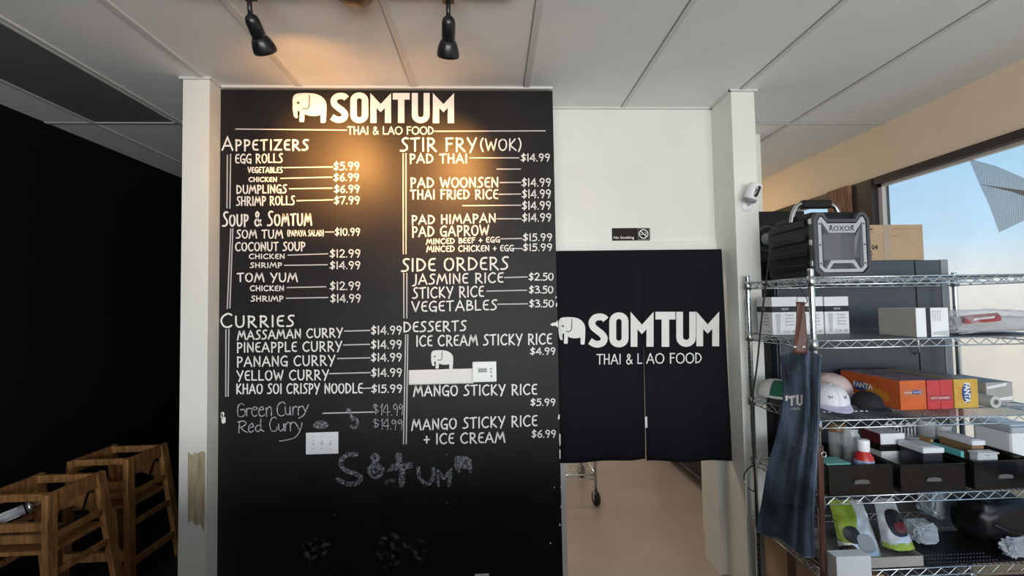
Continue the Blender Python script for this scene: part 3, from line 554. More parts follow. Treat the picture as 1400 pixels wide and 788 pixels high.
q = PY(659, 799, YB - .006)
for dz in (-.018, .018): MB().box((q.x - .012, YB - .008, q.z + dz - .012), (q.x + .012, YB - .005, q.z + dz + .012), .003).build('socket', M['white_plastic'], ot)
# ------------------------------------------------------------------ no smoking sign
sa, sb = PY(836.8, 329.4, YW), PY(888.2, 311.8, YW); c = (sa + sb) / 2
sg = empty('no_smoking_sign', (c.x, YW, c.z), 'small dark brown No Smoking sign above the curtain', 'sign')
MB().box((sa.x, YW - .004, sa.z), (sb.x, YW - .0005, sb.z), .0015).build('plate', mat('sign_brown', (.016, .011, .009), .55, spec=.2), sg)
X_, Z_ = (1, 0, 0), (0, 0, 1)
label_text('No Smoking', (sa.x + .010, YW - .0047, sa.z + .011), X_, Z_, .017, M['paint'], sg, width=.124, bold=.012)
cx, cz, r = sb.x - .040, (sa.z + sb.z) / 2 + .001, .029
ic = MB(); n = 32
ic.ring([(r * math.cos(2 * math.pi * k / n), r * math.sin(2 * math.pi * k / n)) for k in range(n)], [(.8 * r * math.cos(2 * math.pi * k / n), .8 * r * math.sin(2 * math.pi * k / n)) for k in range(n)], (cx, YW - .0047, cz), X_, Z_, (0, 1, 0), 0)
pi_ = lambda x, y: Vector((cx + x, YW - .0048, cz + y))
stroke(ic, [(-.019, .019), (.019, -.019)], .007, pi_, butt=True); stroke(ic, [(-.019, -.002), (-.006, -.002)], .006, pi_, butt=True); stroke(ic, [(.008, -.002), (.017, -.002)], .006, pi_, butt=True)
stroke(ic, [(p.x, p.y) for p in catmull([(.004, .016), (.010, .008), (.016, .010), (.018, .002)], 4)], .0025, pi_)
sq = .033
for p_ in (((-sq, -sq), (sq, -sq)), ((sq, -sq), (sq, sq)), ((sq, sq), (-sq, sq)), ((-sq, sq), (-sq, -sq))): stroke(ic, p_, .0012, pi_)
ic.build('symbol', M['paint'], sg)
# ------------------------------------------------------------------ curtain in the doorway
YC = 2.52
cr = empty('doorway_curtain', (.87, YC, 1.93), 'black split doorway curtain printed with a white elephant logo', 'curtain')
ctl, ctr, cbl, cbr, cmt, cmb = PY(758, 343.4, YC), PY(986.4, 341, YC), PY(766, 634.5, YC), PY(1000.6, 631, YC), PY(876.5, 342, YC), PY(884.5, 632.5, YC)
def cy(x, z):
    t = max(0, min(1, (1.93 - z) / 1.22)); d = x - (cmt.x + (cmb.x - cmt.x) * t)
    return YC + .010 * t * t * math.sin(x * 21 + 1) + .012 * t * math.exp(-(d / .05) ** 2) + .0035 * math.sin(x * 9 + z * 2) * t
def panel(p00, p10, p01, p11, wav):
    def fn(u, v):
        a = p00.lerp(p10, u); b = p01.lerp(p11, u); q = a.lerp(b, v); q.z += wav * math.sin(u * 7 + 1) * v + .006 * math.sin(u * 3.1) * v; q.y = cy(q.x, q.z); return q
    return MB().grid(fn, 40, 50)
gap = .004
c1 = panel(ctl, cmt + Vector((.005, 0, 0)), cbl, cmb - Vector((gap, 0, -.012)), .003).build('curtain_panel', M['curtain'], cr, solid=.002)
c2 = panel(cmt - Vector((.000, 0, 0)), ctr, cmb + Vector((gap, 0, .0)), cbr, .004).build('curtain_panel', M['curtain'], cr, solid=.002)
pc = lambda x, y: (lambda q: Vector((q.x, cy(q.x, q.z) - .0035, q.z)))(PY(x, y, YC))
pck = lambda x, y: (lambda q: Vector((q.x, cy(q.x, q.z) - .0042, q.z)))(PY(x, y, YC))
k_ = 5.833; cxp = lambda x: 760 + x / k_; cyp = lambda y: 420 + y / k_
lg = MB(); lk = MB()
elephant(lg, lk, cxp(17), cxp(234), cyp(80), cyp(299), pc, pck)
somtum(lg, [(cxp(262), cxp(412), cyp(46), cyp(328)), (cxp(425), cxp(577), cyp(42), cyp(322)), (cxp(594), cxp(778), cyp(38), cyp(317)), (cxp(792), cxp(950), cyp(38), cyp(317)), (cxp(957), cxp(1116), cyp(38), cyp(318)), (cxp(1120), cxp(1300), cyp(36), cyp(313))], pc)
lg.build('logo', M['cloth_print'], cr); lk.build('elephant_marking', M['black_paint'], cr)
tg = MB(); text(tg, 'THAI & L', cxp(328), cxp(686), cyp(374), cyp(460), 2.0, pc, cyp(370), cyp(455), font=THIN, gap=.17); tg.build('tagline_lettering', M['cloth_print'], cr); tg = MB(); text(tg, 'AO FOOD', cxp(726), cxp(1162), cyp(368), cyp(453), 2.0, pc, cyp(362), cyp(449), font=THIN, gap=.17)
tg.build('tagline_lettering', M['cloth_print'], cr)
MB().tube([(.352, YC + .009, 1.914), (1.364, YC + .009, 1.914)], .005, 12).build('curtain_rod', M['white_plastic'], cr)
MB().box((PY(881.5, 570, YC).x, YC - .004, PY(882, 585, YC).z), (PY(884.5, 570, YC).x, YC + .002, PY(882, 570, YC).z), .001).build('clip', M['white_plastic'], cr)
# ------------------------------------------------------------------ kitchen behind the curtain
def caster(par, x, y, z=.12):
    k = MB().lathe([(0, -.016), (.05, -.016), (.058, -.010), (.058, .010), (.05, .016), (0, .016)], (x, y, .058), (1, .25, 0), 24).build('caster', M['rubber'], par)
    MB().obox((x, y, .1), (1, .25, 0), (-.25, 1, 0), (0, 0, 1), .045, .05, .02, .004).obox((x - .02, y - .005, .075), (1, .25, 0), (-.25, 1, 0), (0, 0, 1), .003, .035, .06).obox((x + .02, y + .005, .075), (1, .25, 0), (-.25, 1, 0), (0, 0, 1), .003, .035, .06).build('caster_fork', M['steel'], k)
q1, q2 = PZ(815, 691, 0), PZ(789, 652, 0)
rk = empty('kitchen_rack', (q1.x - .2, (q1.y + q2.y) / 2, 0), 'wheeled steel wire rack standing behind the curtain', 'kitchen rack')
xs = (q1.x - .42, q1.x); ys = (q1.y, q2.y)
for x in xs:
    for y in ys:
        MB().tube([(x, y, .11), (x, y, 1.75)], .013, 10).build('post', M['chrome'], rk); caster(rk, x, y)
for z in (.24, .75, 1.25, 1.7):
    s_ = MB()
    for x in xs: s_.tube([(x, ys[0], z), (x, ys[1], z)], .006, 6); s_.tube([(x, ys[0], z - .035), (x, ys[1], z - .035)], .005, 6)
    for y in ys: s_.tube([(xs[0], y, z), (xs[1], y, z)], .006, 6); s_.tube([(xs[0], y, z - .035), (xs[1], y, z - .035)], .005, 6)
    for k in range(14): y = ys[0] + (ys[1] - ys[0]) * (k + .5) / 14; s_.tube([(xs[0], y, z), (xs[1], y, z)], .003, 5)
    s_.build('wire_shelf', M['chrome'], rk)
qe = PZ(961, 657, .15)
eq = empty('prep_table', (qe.x + .1, 4.0, 0), 'dark steel prep table low behind the doorway', 'prep table')
MB().box((qe.x, 3.42, .13), (1.885, 4.75, .15), .003).build('lower_shelf', M['cabinet'], eq); MB().box((qe.x + .01, 3.44, .1502), (1.88, 4.70, .52), .01).build('stored_bin', M['black_plastic'], eq)
MB().box((qe.x - .02, 3.40, .85), (1.89, 4.77, .89), .004).build('table_top', M['steel'], eq)
for y in (3.45, 4.70):
    for x in (qe.x + .02, 1.87): MB().tube([(x, y, 0), (x, y, .85)], .014, 10).build('leg', M['steel'], eq)
# ------------------------------------------------------------------ track lights
YT = 1.60
tr = empty('light_track', (-.4, YT, CZ), 'dark brown ceiling light track with a round canopy', 'light track')
xe = PY(703, 3, YT).x
MB().box((-1.15, YT - .018, CZ - .028), (xe, YT + .018, CZ - .001), .003).build('rail', M['brown_metal'], tr)
cxx = PY(485, 5, 1.62).x
MB().lathe([(0, -.062), (.035, -.060), (.062, -.048), (.078, -.025), (.082, 0)], (cxx, YT + .0, CZ - .001), (0, 0, 1), 32).build('canopy', M['brown_metal'], tr)
def track_lamp(px_mount, top, mouth, ytop, ymouth, label, tgt, spill):
    mx = PY(px_mount, 0, YT).x
    r = empty('track_lamp', (mx, YT, CZ - .028), label, 'spotlight', 'track spotlights over the menu board')
    p0 = PY(*top, ytop); p1 = PY(*mouth, ymouth); ax = (p1 - p0).normalized(); L = (p1 - p0).length
    MB().box((mx - .022, YT - .016, CZ - .062), (mx + .022, YT + .016, CZ - .0285), .004).build('mount', M['black_metal'], r)
    MB().tube([(mx, YT, CZ - .06), (mx + (p0.x - mx) * .3, YT, CZ - .08), tuple(p0 + ax * .01)], .0085, 12).build('stem', M['black_metal'], r)
    a = ax
    MB().lathe([(0, 0), (.012, .002), (.021, .010), (.0255, .024), (.026, L * .62), (.020, L * .66), (0, L * .66)], p0, a, 28).build('socket_housing', M['black_metal'], r)
    MB().lathe([(.018, L * .56), (.028, L * .60), (.034, L * .68), (.040, L * .8), (.0435, L * .93), (.0435, L), (.0395, L), (.0395, L * .93), (.036, L * .8), (.030, L * .70), (.0, L * .66)], p0, a, 36).build('lamp_shade', M['black_metal'], r)
    MB().lathe([(0, L * .70), (.016, L * .74), (.030, L * .90), (.033, L * .93), (.026, L * .965), (0, L * .975)], p0, a, 24).build('bulb', M['bulb'], r)
    l = bpy.data.lights.new('lamp_beam', 'SPOT'); l.energy = spill; l.color = (1.0, .47, .14); l.spot_size = math.radians(132); l.spot_blend = .9; l.shadow_soft_size = .025
    o = bpy.data.objects.new('lamp_beam', l); C.collection.objects.link(o); o.parent = r
    q = p0 + a * (L * 1.03) - r.location; o.location = q
    o.rotation_euler = (Vector(tgt) - (p0 + a * L)).to_track_quat('-Z', 'Y').to_euler()
    l2 = bpy.data.lights.new('lamp_core_beam', 'SPOT'); l2.energy = BEAM_POWER; l2.color = (1.0, .43, .10); l2.spot_size = math.radians(68); l2.spot_blend = 1.0; l2.shadow_soft_size = .025
    o2 = bpy.data.objects.new('lamp_core_beam', l2); C.collection.objects.link(o2); o2.parent = r; o2.location = q; o2.rotation_euler = o.rotation_euler
    return r
track_lamp(341, (341, 19), (363.5, 71), 1.60, 1.70, 'black track spotlight tilted sideways over the Appetizers list', PY(455, 215, YB), 17.0)
track_lamp(612.5, (613.5, 21), (612.5, 77), 1.60, 1.70, 'black track spotlight hanging straight down over Stir Fry', PY(592, 240, YB), 7.0)
# ------------------------------------------------------------------ security camera
Yp = 2.385
sc = empty('security_camera', tuple(PY(1021, 283, Yp)), 'small white security camera on the white wall end', 'security camera')
bc = PY(1021, 281.5, Yp)
MB().lathe([(0, -.014), (.026, -.012), (.034, -.006), (.036, 0)], (bc.x, Yp, bc.z), (0, 1, 0), 32).build('wall_base', M['white_plastic'], sc)
hc = PY(1029, 264, Yp - .065)
axd = Vector((.30, -.25, .92)).normalized()
MB().tube([(bc.x, Yp - .008, bc.z), (bc.x + .004, Yp - .035, bc.z + .01), tuple(hc - axd * .045)], .008, 12).build('mount_arm', M['white_plastic'], sc)
MB().lathe([(0, -.052), (.026, -.052), (.033, -.046), (.035, -.036)], hc, axd, 32).build('camera_foot', M['grey_plastic'], sc)
hd = MB().lathe([(.034, -.034), (.036, -.03), (.035, .045), (.031, .052), (0, .053)], hc, axd, 36).build('camera_body', M['white_plastic'], sc)
fd = Vector((.02, -.96, -.25)); fd = (fd - axd * fd.dot(axd)).normalized(); sd = axd.cross(fd).normalized()
face = [(x * .014, y) for x, y in [(p[0], p[1]) for p in arc(0, .022, 1, .013, 0, 180, 8)] + [(p[0], p[1]) for p in arc(0, -.014, 1, .013, 180, 360, 8)]]
fm = MB()
def onc(x, y): a = x / .0365; return hc + axd * (y + .006) + fd * (math.cos(a) * .0366) + sd * (math.sin(a) * .0366)
vs = [fm.bm.verts.new(onc(x, y)) for x, y in face]; cv = fm.bm.verts.new(onc(0, .004))
for i in range(len(vs)): fm.bm.faces.new((vs[i], vs[(i + 1) % len(vs)], cv))
fm.build('lens_window', mat('lens_black', (.006, .006, .008), .08), hd)
MB().lathe([(0, 0), (.006, 0), (.005, .003), (0, .003)], onc(0, .012) - fd * .001, fd, 16).build('lens', mat('lens_glass', (.05, .06, .09), .05), hd)
# ------------------------------------------------------------------ wire shelving unit
SX0, SX1, SY0, SY1 = 1.392, 2.575, 1.858, 2.336
T = [1.715, 1.437, 1.092, .768, .452, .12]
sh = empty('wire_shelving_unit', ((SX0 + SX1) / 2, (SY0 + SY1) / 2, 0), 'tall chrome wire shelving unit crowded with stock by the window', 'shelving unit')
for x in (SX0, SX1):
    for y in (SY0, SY1):
        p = MB().lathe([(0, 0), (.0125, 0), (.0125, T[0] + .012), (.012, T[0] + .017), (.0105, T[0] + .0195), (0, T[0] + .020)], (x, y, .02), (0, 0, 1), 20).build('post', M['chrome'], sh)
        gr = MB(); z = .03
        while z < T[0] - .0: gr.lathe([(.01255, z), (.0127, z + .0003), (.0127, z + .0017), (.01255, z + .002)], (x, y, .02), (0, 0, 1), 16); z += .0254
        gr.build('groove', M['grey_plastic'], p)
        MB().lathe([(0, 0), (.017, 0), (.017, .012), (.008, .02), (0, .02)], (x, y, .001), (0, 0, 1), 16).build('foot', M['black_plastic'], p)
def shelf(z, liner=False):
    s = MB(); dz = .032
    s.tube([(SX0, SY0, z), (SX1, SY0, z)], .0032, 6).tube([(SX0, SY1, z), (SX1, SY1, z)], .0032, 6).tube([(SX0, SY0, z), (SX0, SY1, z)], .0032, 6).tube([(SX1, SY0, z), (SX1, SY1, z)], .0032, 6)
    s.tube([(SX0, SY0, z - dz), (SX1, SY0, z - dz)], .0032, 6).tube([(SX0, SY1, z - dz), (SX1, SY1, z - dz)], .0032, 6).tube([(SX0, SY0, z - dz), (SX0, SY1, z - dz)], .0032, 6).tube([(SX1, SY0, z - dz), (SX1, SY1, z - dz)], .0032, 6)
    def zig(a, b, n):
        a, b = Vector(a), Vector(b); pts = []
        for i in range(2 * n + 1): q = a.lerp(b, i / (2 * n)); q.z = z - .003 if i % 2 else z - dz + .003; pts.append(q)
        for p, q in zip(pts, pts[1:]): s.tube([p, q], .0021, 5, cap=False)
    zig((SX0 + .03, SY0, 0), (SX1 - .03, SY0, 0), 17); zig((SX0 + .03, SY1, 0), (SX1 - .03, SY1, 0), 17); zig((SX0, SY0 + .02, 0), (SX0, SY1 - .02, 0), 7); zig((SX1, SY0 + .02, 0), (SX1, SY1 - .02, 0), 7)
    n = 46
    for i in range(1, n): x = SX0 + (SX1 - SX0) * i / n; s.tube([(x, SY0 - .004, z + .001), (x, SY1 + .004, z + .001)], .0019, 5, cap=False)
    for y in (SY0 + .16, SY0 + .32): s.tube([(SX0, y, z - .004), (SX1, y, z - .004)], .003, 6)
    o = s.build('wire_shelf', M['chrome'], sh)
    for x in (SX0, SX1):
        for y in (SY0, SY1): MB().lathe([(.0135, -.040), (.019, -.038), (.0165, .004), (.0135, .006)], (x, y, z), (0, 0, 1), 16).build('corner_sleeve', M['steel'], o)
    if liner: MB().box((SX0 + .012, SY0 + .008, z + .0032), (SX1 - .012, SY1 - .008, z + .0052)).build('liner', mat('grey_liner', (.10, .105, .11), .5), o)
for i, z in enumerate(T): shelf(z, i in (1,))
LZ = lambda i: T[i] + (.0054 if i == 1 else .0034)
def xz(px, py, Y): q = PY(px, py, Y); return q.x, q.z
# ------------------------------------------------------------------ cabinet behind the shelves and what stands on it
CY0, CY1 = 2.405, 2.64; CT = 1.835
cb = empty('metal_cabinet', (2.1, 2.5, 0), 'tall dark grey steel cabinet standing behind the wire shelves', 'cabinet')
MB().box((1.60, CY0 + .018, 0), (2.615, CY1, CT), .003).build('cabinet_body', M['cabinet'], cb)
d1 = MB().box((1.604, CY0, .10), (2.416, CY0 + .017, CT - .004), .004).build('door', M['cabinet'], cb)
d2 = MB().box((2.424, CY0, .10), (2.568, CY0 + .017, CT - .004), .004).build('door', M['cabinet'], cb)
MB().box((2.574, CY0 - .002, 0), (2.617, CY0 + .018, CT), .002).build('side_post', M['grey_plastic'], cb)
MB().tube([(2.39, CY0 - .001, 1.30), (2.39, CY0 - .025, 1.31), (2.39, CY0 - .025, 1.42), (2.39, CY0 - .001, 1.43)], .006, 10).build('handle', M['steel'], d1)
fb = tag(MB().box((1.504, CY0 + .06, 0), (1.596, CY1, CT - .02), .002).build('filler_panel', M['black_plastic']), 'narrow black panel between the white wall end and steel cabinet', 'panel')
a, b = PY(1186, 356, 2.42), PY(1261, 307, 2.42)
bx = empty('cardboard_box', ((2.05 + b.x) / 2, 2.52, CT), 'brown taped cardboard box standing on the dark steel cabinet', 'box')
bz = b.z
MB().box((2.05, 2.42, CT + .0008), (b.x, 2.63, bz), .002).build('box_body', M['cardboard'], bx)
tx = PY(1208, 330, 2.42).x
MB().box((tx, 2.4185, CT + .002), (tx + .042, 2.42, bz)).box((tx, 2.42, bz), (tx + .042, 2.63, bz + .001)).build('tape', film_mat('clear_tape', (.62, .50, .36), .35, .25), bx)
MB().box((tx + .05, 2.419, bz - .024), (b.x - .012, 2.42, bz - .0235)).build('crease', M['ink'], bx)
for t_, px, py, h in (('104', 1189, 341.5, .028), ('LB', 1189, 345.6, .011), ('GP', 1189, 349.8, .011), ('20', 1189, 354, .011)):
    q = PY(px, py, 2.4185); label_text(t_, q, X_, Z_, h, M['ink'], bx, bold=.02)
q = PY(1221, 324, 2.4185); label_text('QTY  10', q, X_, Z_, .006, M['ink'], bx)
um = MB(); q = PY(1191, 314.5, 2.4185); pu = lambda x, y: Vector((q.x + x, 2.4185, q.z + y))
for p_ in (((-.013, -.016), (.013, -.016)), ((.013, -.016), (.013, .014)), ((.013, .014), (-.013, .014)), ((-.013, .014), (-.013, -.016))): stroke(um, p_, .0012, pu)
poly(um, arc(0, 0, .009, .008, 0, 180, 8), pu); stroke(um, [(0, 0), (0, -.012)], .0015, pu); um.build('symbol', M['ink'], bx)
# black loudspeaker behind
ls = empty('loudspeaker', (1.60, 2.52, CT), 'black loudspeaker with round cone partly behind the white wall end', 'loudspeaker')
lx0, lx1, lz0, lz1 = 1.512, 1.80, CT + .001, PY(1048, 290, 2.45).z
MB().box((lx0, 2.43, lz0), (lx1, 2.66, lz1), .008).build('speaker_case', M['black_plastic'], ls)
q = PY(1043, 327, 2.43)
cn = (lx0 + .06, 2.43, q.z)
MB().lathe([(0, -.004), (.018, -.006), (.024, .0), (.055, .018), (.062, .0), (.062, -.008), (.078, -.007), (.08, .002)], cn, (0, 1, 0), 36).build('woofer', mat('cone_grey', (.05, .055, .06), .35), ls)
MB().lathe([(0, -.030), (.018, -.026), (.032, -.012), (.036, .004)], cn, (0, 1, 0), 24).build('dust_cap', M['speaker_grey'], ls)
# ------------------------------------------------------------------ rugged portable speaker on the top shelf
z0 = LZ(0); YS = 1.905; YSB = 2.235
x0_, _ = xz(1113.5, 375, YS); x1_, zt = xz(1186, 291, YS)
sp = empty('portable_speaker', ((x0_ + x1_) / 2, 2.07, z0), 'rugged black portable speaker with grey front frame and top handle', 'portable speaker')
W_ = x1_ - x0_; Hs = zt - z0
def rr(w0, h0, c): return [(c, 0), (w0 - c, 0), (w0, c), (w0, h0 - c), (w0 - c, h0), (c, h0), (0, h0 - c), (0, c)]
MB().prism([(x * 1.0, y) for x, y in rr(W_ - .012, Hs - .006, .028)], (x0_ + .006, YS + .02, z0 + .001), X_, Z_, (0, 1, 0), YSB - YS - .02, .006).build('speaker_case', M['black_plastic'], sp)
rb = MB()
for k in range(4): rb.box((x0_ - .002, YS + .045 + .002 * k, z0 + .03 + k * Hs * .235), (x0_ + .012, YSB - .03, z0 + .065 + k * Hs * .235), .006)
rb.build('side_rib', M['black_plastic'], sp)
o_ = [(c[0], c[1]) for c in ((.03, 0), (W_ - .03, 0), (W_, .03), (W_, Hs - .03), (W_ - .02, Hs), (W_ - .045, Hs), (W_ - .068, Hs - .03), (.068, Hs - .03), (.045, Hs), (.02, Hs), (0, Hs - .03), (0, .03))]
i2 = [(.036, .014), (W_ - .036, .014), (W_ - .014, .036), (W_ - .014, Hs - .036), (W_ - .026, Hs - .014), (W_ - .04, Hs - .014), (W_ - .06, Hs - .044), (.06, Hs - .044), (.04, Hs - .014), (.026, Hs - .014), (.014, Hs - .036), (.014, .036)]
MB().ring(o_, i2, (x0_, YS + .022, z0 + .001), X_, Z_, (0, -1, 0), .03).build('front_bumper', M['speaker_mid'], sp)
MB().prism(i2, (x0_, YS + .018, z0 + .001), X_, Z_, (0, -1, 0), .006).build('grille', M['speaker_mid'], sp)
fr_ = MB(); pf = lambda x, y: (x0_ + x, YS - .004, z0 + y)
o2 = [(.042, .020), (W_ - .042, .020), (W_ - .020, .042), (W_ - .020, Hs - .040), (W_ - .030, Hs - .020), (W_ - .038, Hs - .020), (W_ - .062, Hs - .050), (.062, Hs - .050), (.038, Hs - .020), (.030, Hs - .020), (.020, Hs - .040), (.020, .042)]
i3 = [(.05, .034), (.075, .066), (W_ - .075, .066), (W_ - .05, .034), (W_ - .034, .05), (W_ - .034, Hs - .05), (W_ - .036, Hs - .046), (W_ - .066, Hs - .092), (.066, Hs - .092), (.036, Hs - .046), (.034, Hs - .05), (.034, .05)]
i3 = [(.054, .034), (.054 + .026, .064), (W_ - .034, .054)] and [(.048, .034), (W_ - .048, .034), (W_ - .034, .048), (W_ - .034, Hs - .052), (W_ - .035, Hs - .044), (W_ - .036, Hs - .042), (W_ - .070, Hs - .092), (.070, Hs - .092), (.036, Hs - .042), (.035, Hs - .044), (.034, Hs - .052), (.034, .048)]
fr_.ring(o2, i3, (x0_, YS + .014, z0 + .001), X_, Z_, (0, -1, 0), .022)
fr_.prism([(.044, .022), (.058, .022), (.086, .060), (W_ - .086, .060), (W_ - .058, .022), (W_ - .044, .022), (W_ - .076, .074), (.076, .074)], (x0_, YS + .012, z0 + .001), X_, Z_, (0, -1, 0), .019)
fr_.build('front_frame', M['speaker_grey'], sp)
gp = MB()
for x0, x1, y0, y1 in ((.058, W_ * .5, YS + .012, YS + .001), (W_ * .5, W_ - .058, YS + .001, YS + .012)):
    gp.quad((x0_ + x0, y0, z0 + .076), (x0_ + x1, y1, z0 + .076), (x0_ + x1, y1, z0 + Hs - .09), (x0_ + x0, y0, z0 + Hs - .09))
gp.quad((x0_ + .036, YS + .013, z0 + .07), (x0_ + .058, YS + .012, z0 + .09), (x0_ + .058, YS + .012, z0 + Hs - .11), (x0_ + .036, YS + .002, z0 + Hs - .06)); gp.quad((x0_ + W_ - .058, YS + .012, z0 + .09), (x0_ + W_ - .036, YS + .013, z0 + .07), (x0_ + W_ - .036, YS + .002, z0 + Hs - .06), (x0_ + W_ - .058, YS + .012, z0 + Hs - .11))
gp.build('grille_panel', mat('mid_grey_grille', (.10, .10, .112), .45), sp)
label_text('ROXOR', (x0_ + .072, YS - .0088, z0 + Hs - .083), X_, Z_, .024, M['ink'], sp, width=W_ - .144, bold=.01)
bl = MB()
for x, y in ((.027, Hs - .05), (.027, .5 * Hs), (.027, .06), (W_ - .027, Hs - .05), (W_ - .027, .5 * Hs), (W_ - .027, .06), (.08, Hs - .06), (W_ - .08, Hs - .06)): bl.lathe([(0, 0), (.004, 0), (.003, .002), (0, .003)], (x0_ + x, YS - .008, z0 + y), (0, -1, 0), 10)
bl.build('bolt', M['ink'], sp)
ym = (YS + YSB) / 2 - .02
MB().box((x0_ + .02, YS + .03, z0 + Hs - .02), (x1_ - .02, YSB - .04, z0 + Hs + .012), .01).build('top_tray', M['black_plastic'], sp)
hl = MB().tube([(p.x, p.y, p.z) for p in catmull([(x0_ + .005, ym, z0 + Hs - .02), (x0_ + .02, ym, z0 + Hs + .04), (x0_ + .06, ym, z0 + Hs + .075), (x1_ - .06, ym, z0 + Hs + .072), (x1_ - .02, ym, z0 + Hs + .035), (x1_ - .005, ym, z0 + Hs - .02)], 5)], .010, 12).build('handle', M['steel'], sp)
MB().box((x0_ + .058, ym - .018, z0 + Hs + .052), (x1_ - .058, ym + .018, z0 + Hs + .092), .012, 3).build('handle_grip', M['black_plastic'], hl)
lt = MB()
for k in range(3): lt.box((x0_ - .006, YS + .004, z0 + .05 + k * Hs * .33), (x0_ + .004, YS + .018, z0 + .075 + k * Hs * .33), .002)
lt.build('latch', M['steel'], sp)
cbm = MB(); cpts = [PY(1058, 330, 2.16), PY(1052, 350, 2.14), PY(1047, 388, 2.11), PY(1041, 440, 2.12), PY(1035, 500, 2.12), PY(1029, 545, 2.14), PY(1029, 600, 2.14), PY(1032, 650, 2.14), PY(1035, 720, 2.14)]
cbm.tube([(p.x, p.y, p.z) for p in catmull([tuple(p) for p in cpts], 6)], .0042, 8)
tag(cbm.build('power_cable', M['rubber']), 'black power cable running down the rear shelf post', 'cable')
lp = [PY(x, y, 2.33) for x, y in ((1036, 637), (1026, 639), (1018, 648), (1017.5, 656), (1021, 665), (1030, 672), (1036, 673))]
lo = tag(MB().tube([(p.x, p.y, p.z) for p in catmull([tuple(p) for p in lp], 6)], .003, 8).build('cord_loop', M['rubber']), 'small black cord loop beside the shelf end', 'cord')
a, b = PY(1017.6, 657, 2.33), PY(1022, 667, 2.33); MB().tube([a, b], .0045, 8).build('cord_sleeve', M['white_plastic'], lo)
# ------------------------------------------------------------------ helper for things standing on a shelf
def spot(px, py, i): return PZ(px, py, LZ(i))
def carton(name, label, cat, fl, fr, hpx, i, depth, m, group=None, bev=.002, Y=None):
    """box whose front lower corners are at pixels fl, fr on shelf i; hpx = pixel of its front top"""
    p = spot(*fl, i)
    if Y: p = PY(*fl, Y)
    Y = p.y; top = PY(fl[0], hpx, Y).z; x1 = PY(fr[0], fr[1], Y).x
    r = empty(name, ((p.x + x1) / 2, Y + depth / 2, LZ(i)), label, cat, group)
    MB().box((p.x, Y, LZ(i) + .0004), (x1, Y + depth, top), bev).build('carton', m, r)
    return r, p.x, x1, Y, LZ(i), top
# straw boxes
def straw_box(fl, fr, hpx, label):
    r, a, b, Y, z, t = carton('straw_box', label, 'box', fl, fr, hpx, 1, .125, M['white_card'], 'white straw boxes in a row', Y=2.15)
    w0, h0 = b - a, t - z; P_ = lambda u, v: (a + w0 * u, Y - .0009, z + h0 * v)
    MB().box((a - .0008, Y - .0008, z + h0 * .60), (b + .0006, Y + .126, z + h0 * .75)).build('black_band', M['ink'], r)
    flat([P_(.12, .56), P_(.34, .56), P_(.28, .06), P_(.17, .06)], mat('straw_print', (.5, .54, .56), .5), 'straw_picture', r)
    label_text('NEON', P_(.38, .655), X_, Z_, h0 * .055, M['paint'], r, width=w0 * .26)
    for k, s_ in enumerate(('Super', 'Jumbo', 'Spoon', 'Straws')): label_text(s_, P_(.50, .50 - k * .085), X_, Z_, h0 * .055, M['ink_grey'], r, width=w0 * .36)
    label_text('C14  (8)', P_(.42, .06), X_, Z_, h0 * .06, M['ink_grey'], r, width=w0 * .5)
    d_ = .125; S_ = lambda u, v: (a - .0010, Y + d_ * (1 - u), z + h0 * v)
    for k, s_ in enumerate(('Super', 'Jumbo', 'Spoon', 'Straws')): label_text(s_, S_(.44, .50 - k * .085), (0, -1, 0), Z_, h0 * .055, M['ink_grey'], r, width=d_ * .36)
    label_text('C14  (8)', S_(.36, .06), (0, -1, 0), Z_, h0 * .06, M['ink_grey'], r, width=d_ * .5)
    label_text('NEON', S_(.3, .655), (0, -1, 0), Z_, h0 * .055, M['paint'], r, width=d_ * .26)
    return r
straw_box((1057, 463), (1091.5, 463), 406.5, 'white straw box nearest the shelf end, half behind the leather strap')
straw_box((1092.5, 462.6), (1127, 462.6), 406.3, 'white straw box between its two twins, behind the chrome post')
straw_box((1129, 461.8), (1162, 461.8), 406, 'white straw box farthest from the shelf end post')
r, a, b, Y, z, t = carton('straw_box', 'white straw box lying on its side beside the clear bag', 'box', (1254, 461.5), (1298, 460.2), 421.5, 1, .19, M['white_card'])
MB().box((a + (b - a) * .30, Y - .0008, z), (a + (b - a) * .44, Y + .19, t + .0006)).build('black_band', M['ink'], r)
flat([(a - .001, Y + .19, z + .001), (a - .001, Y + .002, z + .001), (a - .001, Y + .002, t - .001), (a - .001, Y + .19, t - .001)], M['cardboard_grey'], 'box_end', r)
for k, s_ in enumerate(('Super', 'Jumbo', 'Spoon', 'Straws')): label_text(s_, (a + (b - a) * (.50 + k * .075), Y - .0012, t - .012), (0, 0, -1), X_, .006, M['ink_grey'], r, width=(t - z) * .36)
flat([(a + (b - a) * .5, Y - .001, z + .012), (b - .004, Y - .001, z + .004), (b - .004, Y - .001, z + .028), (a + (b - a) * .5, Y - .001, z + .022)], mat('straw_print2', (.5, .54, .56), .5), 'straw_picture', r)
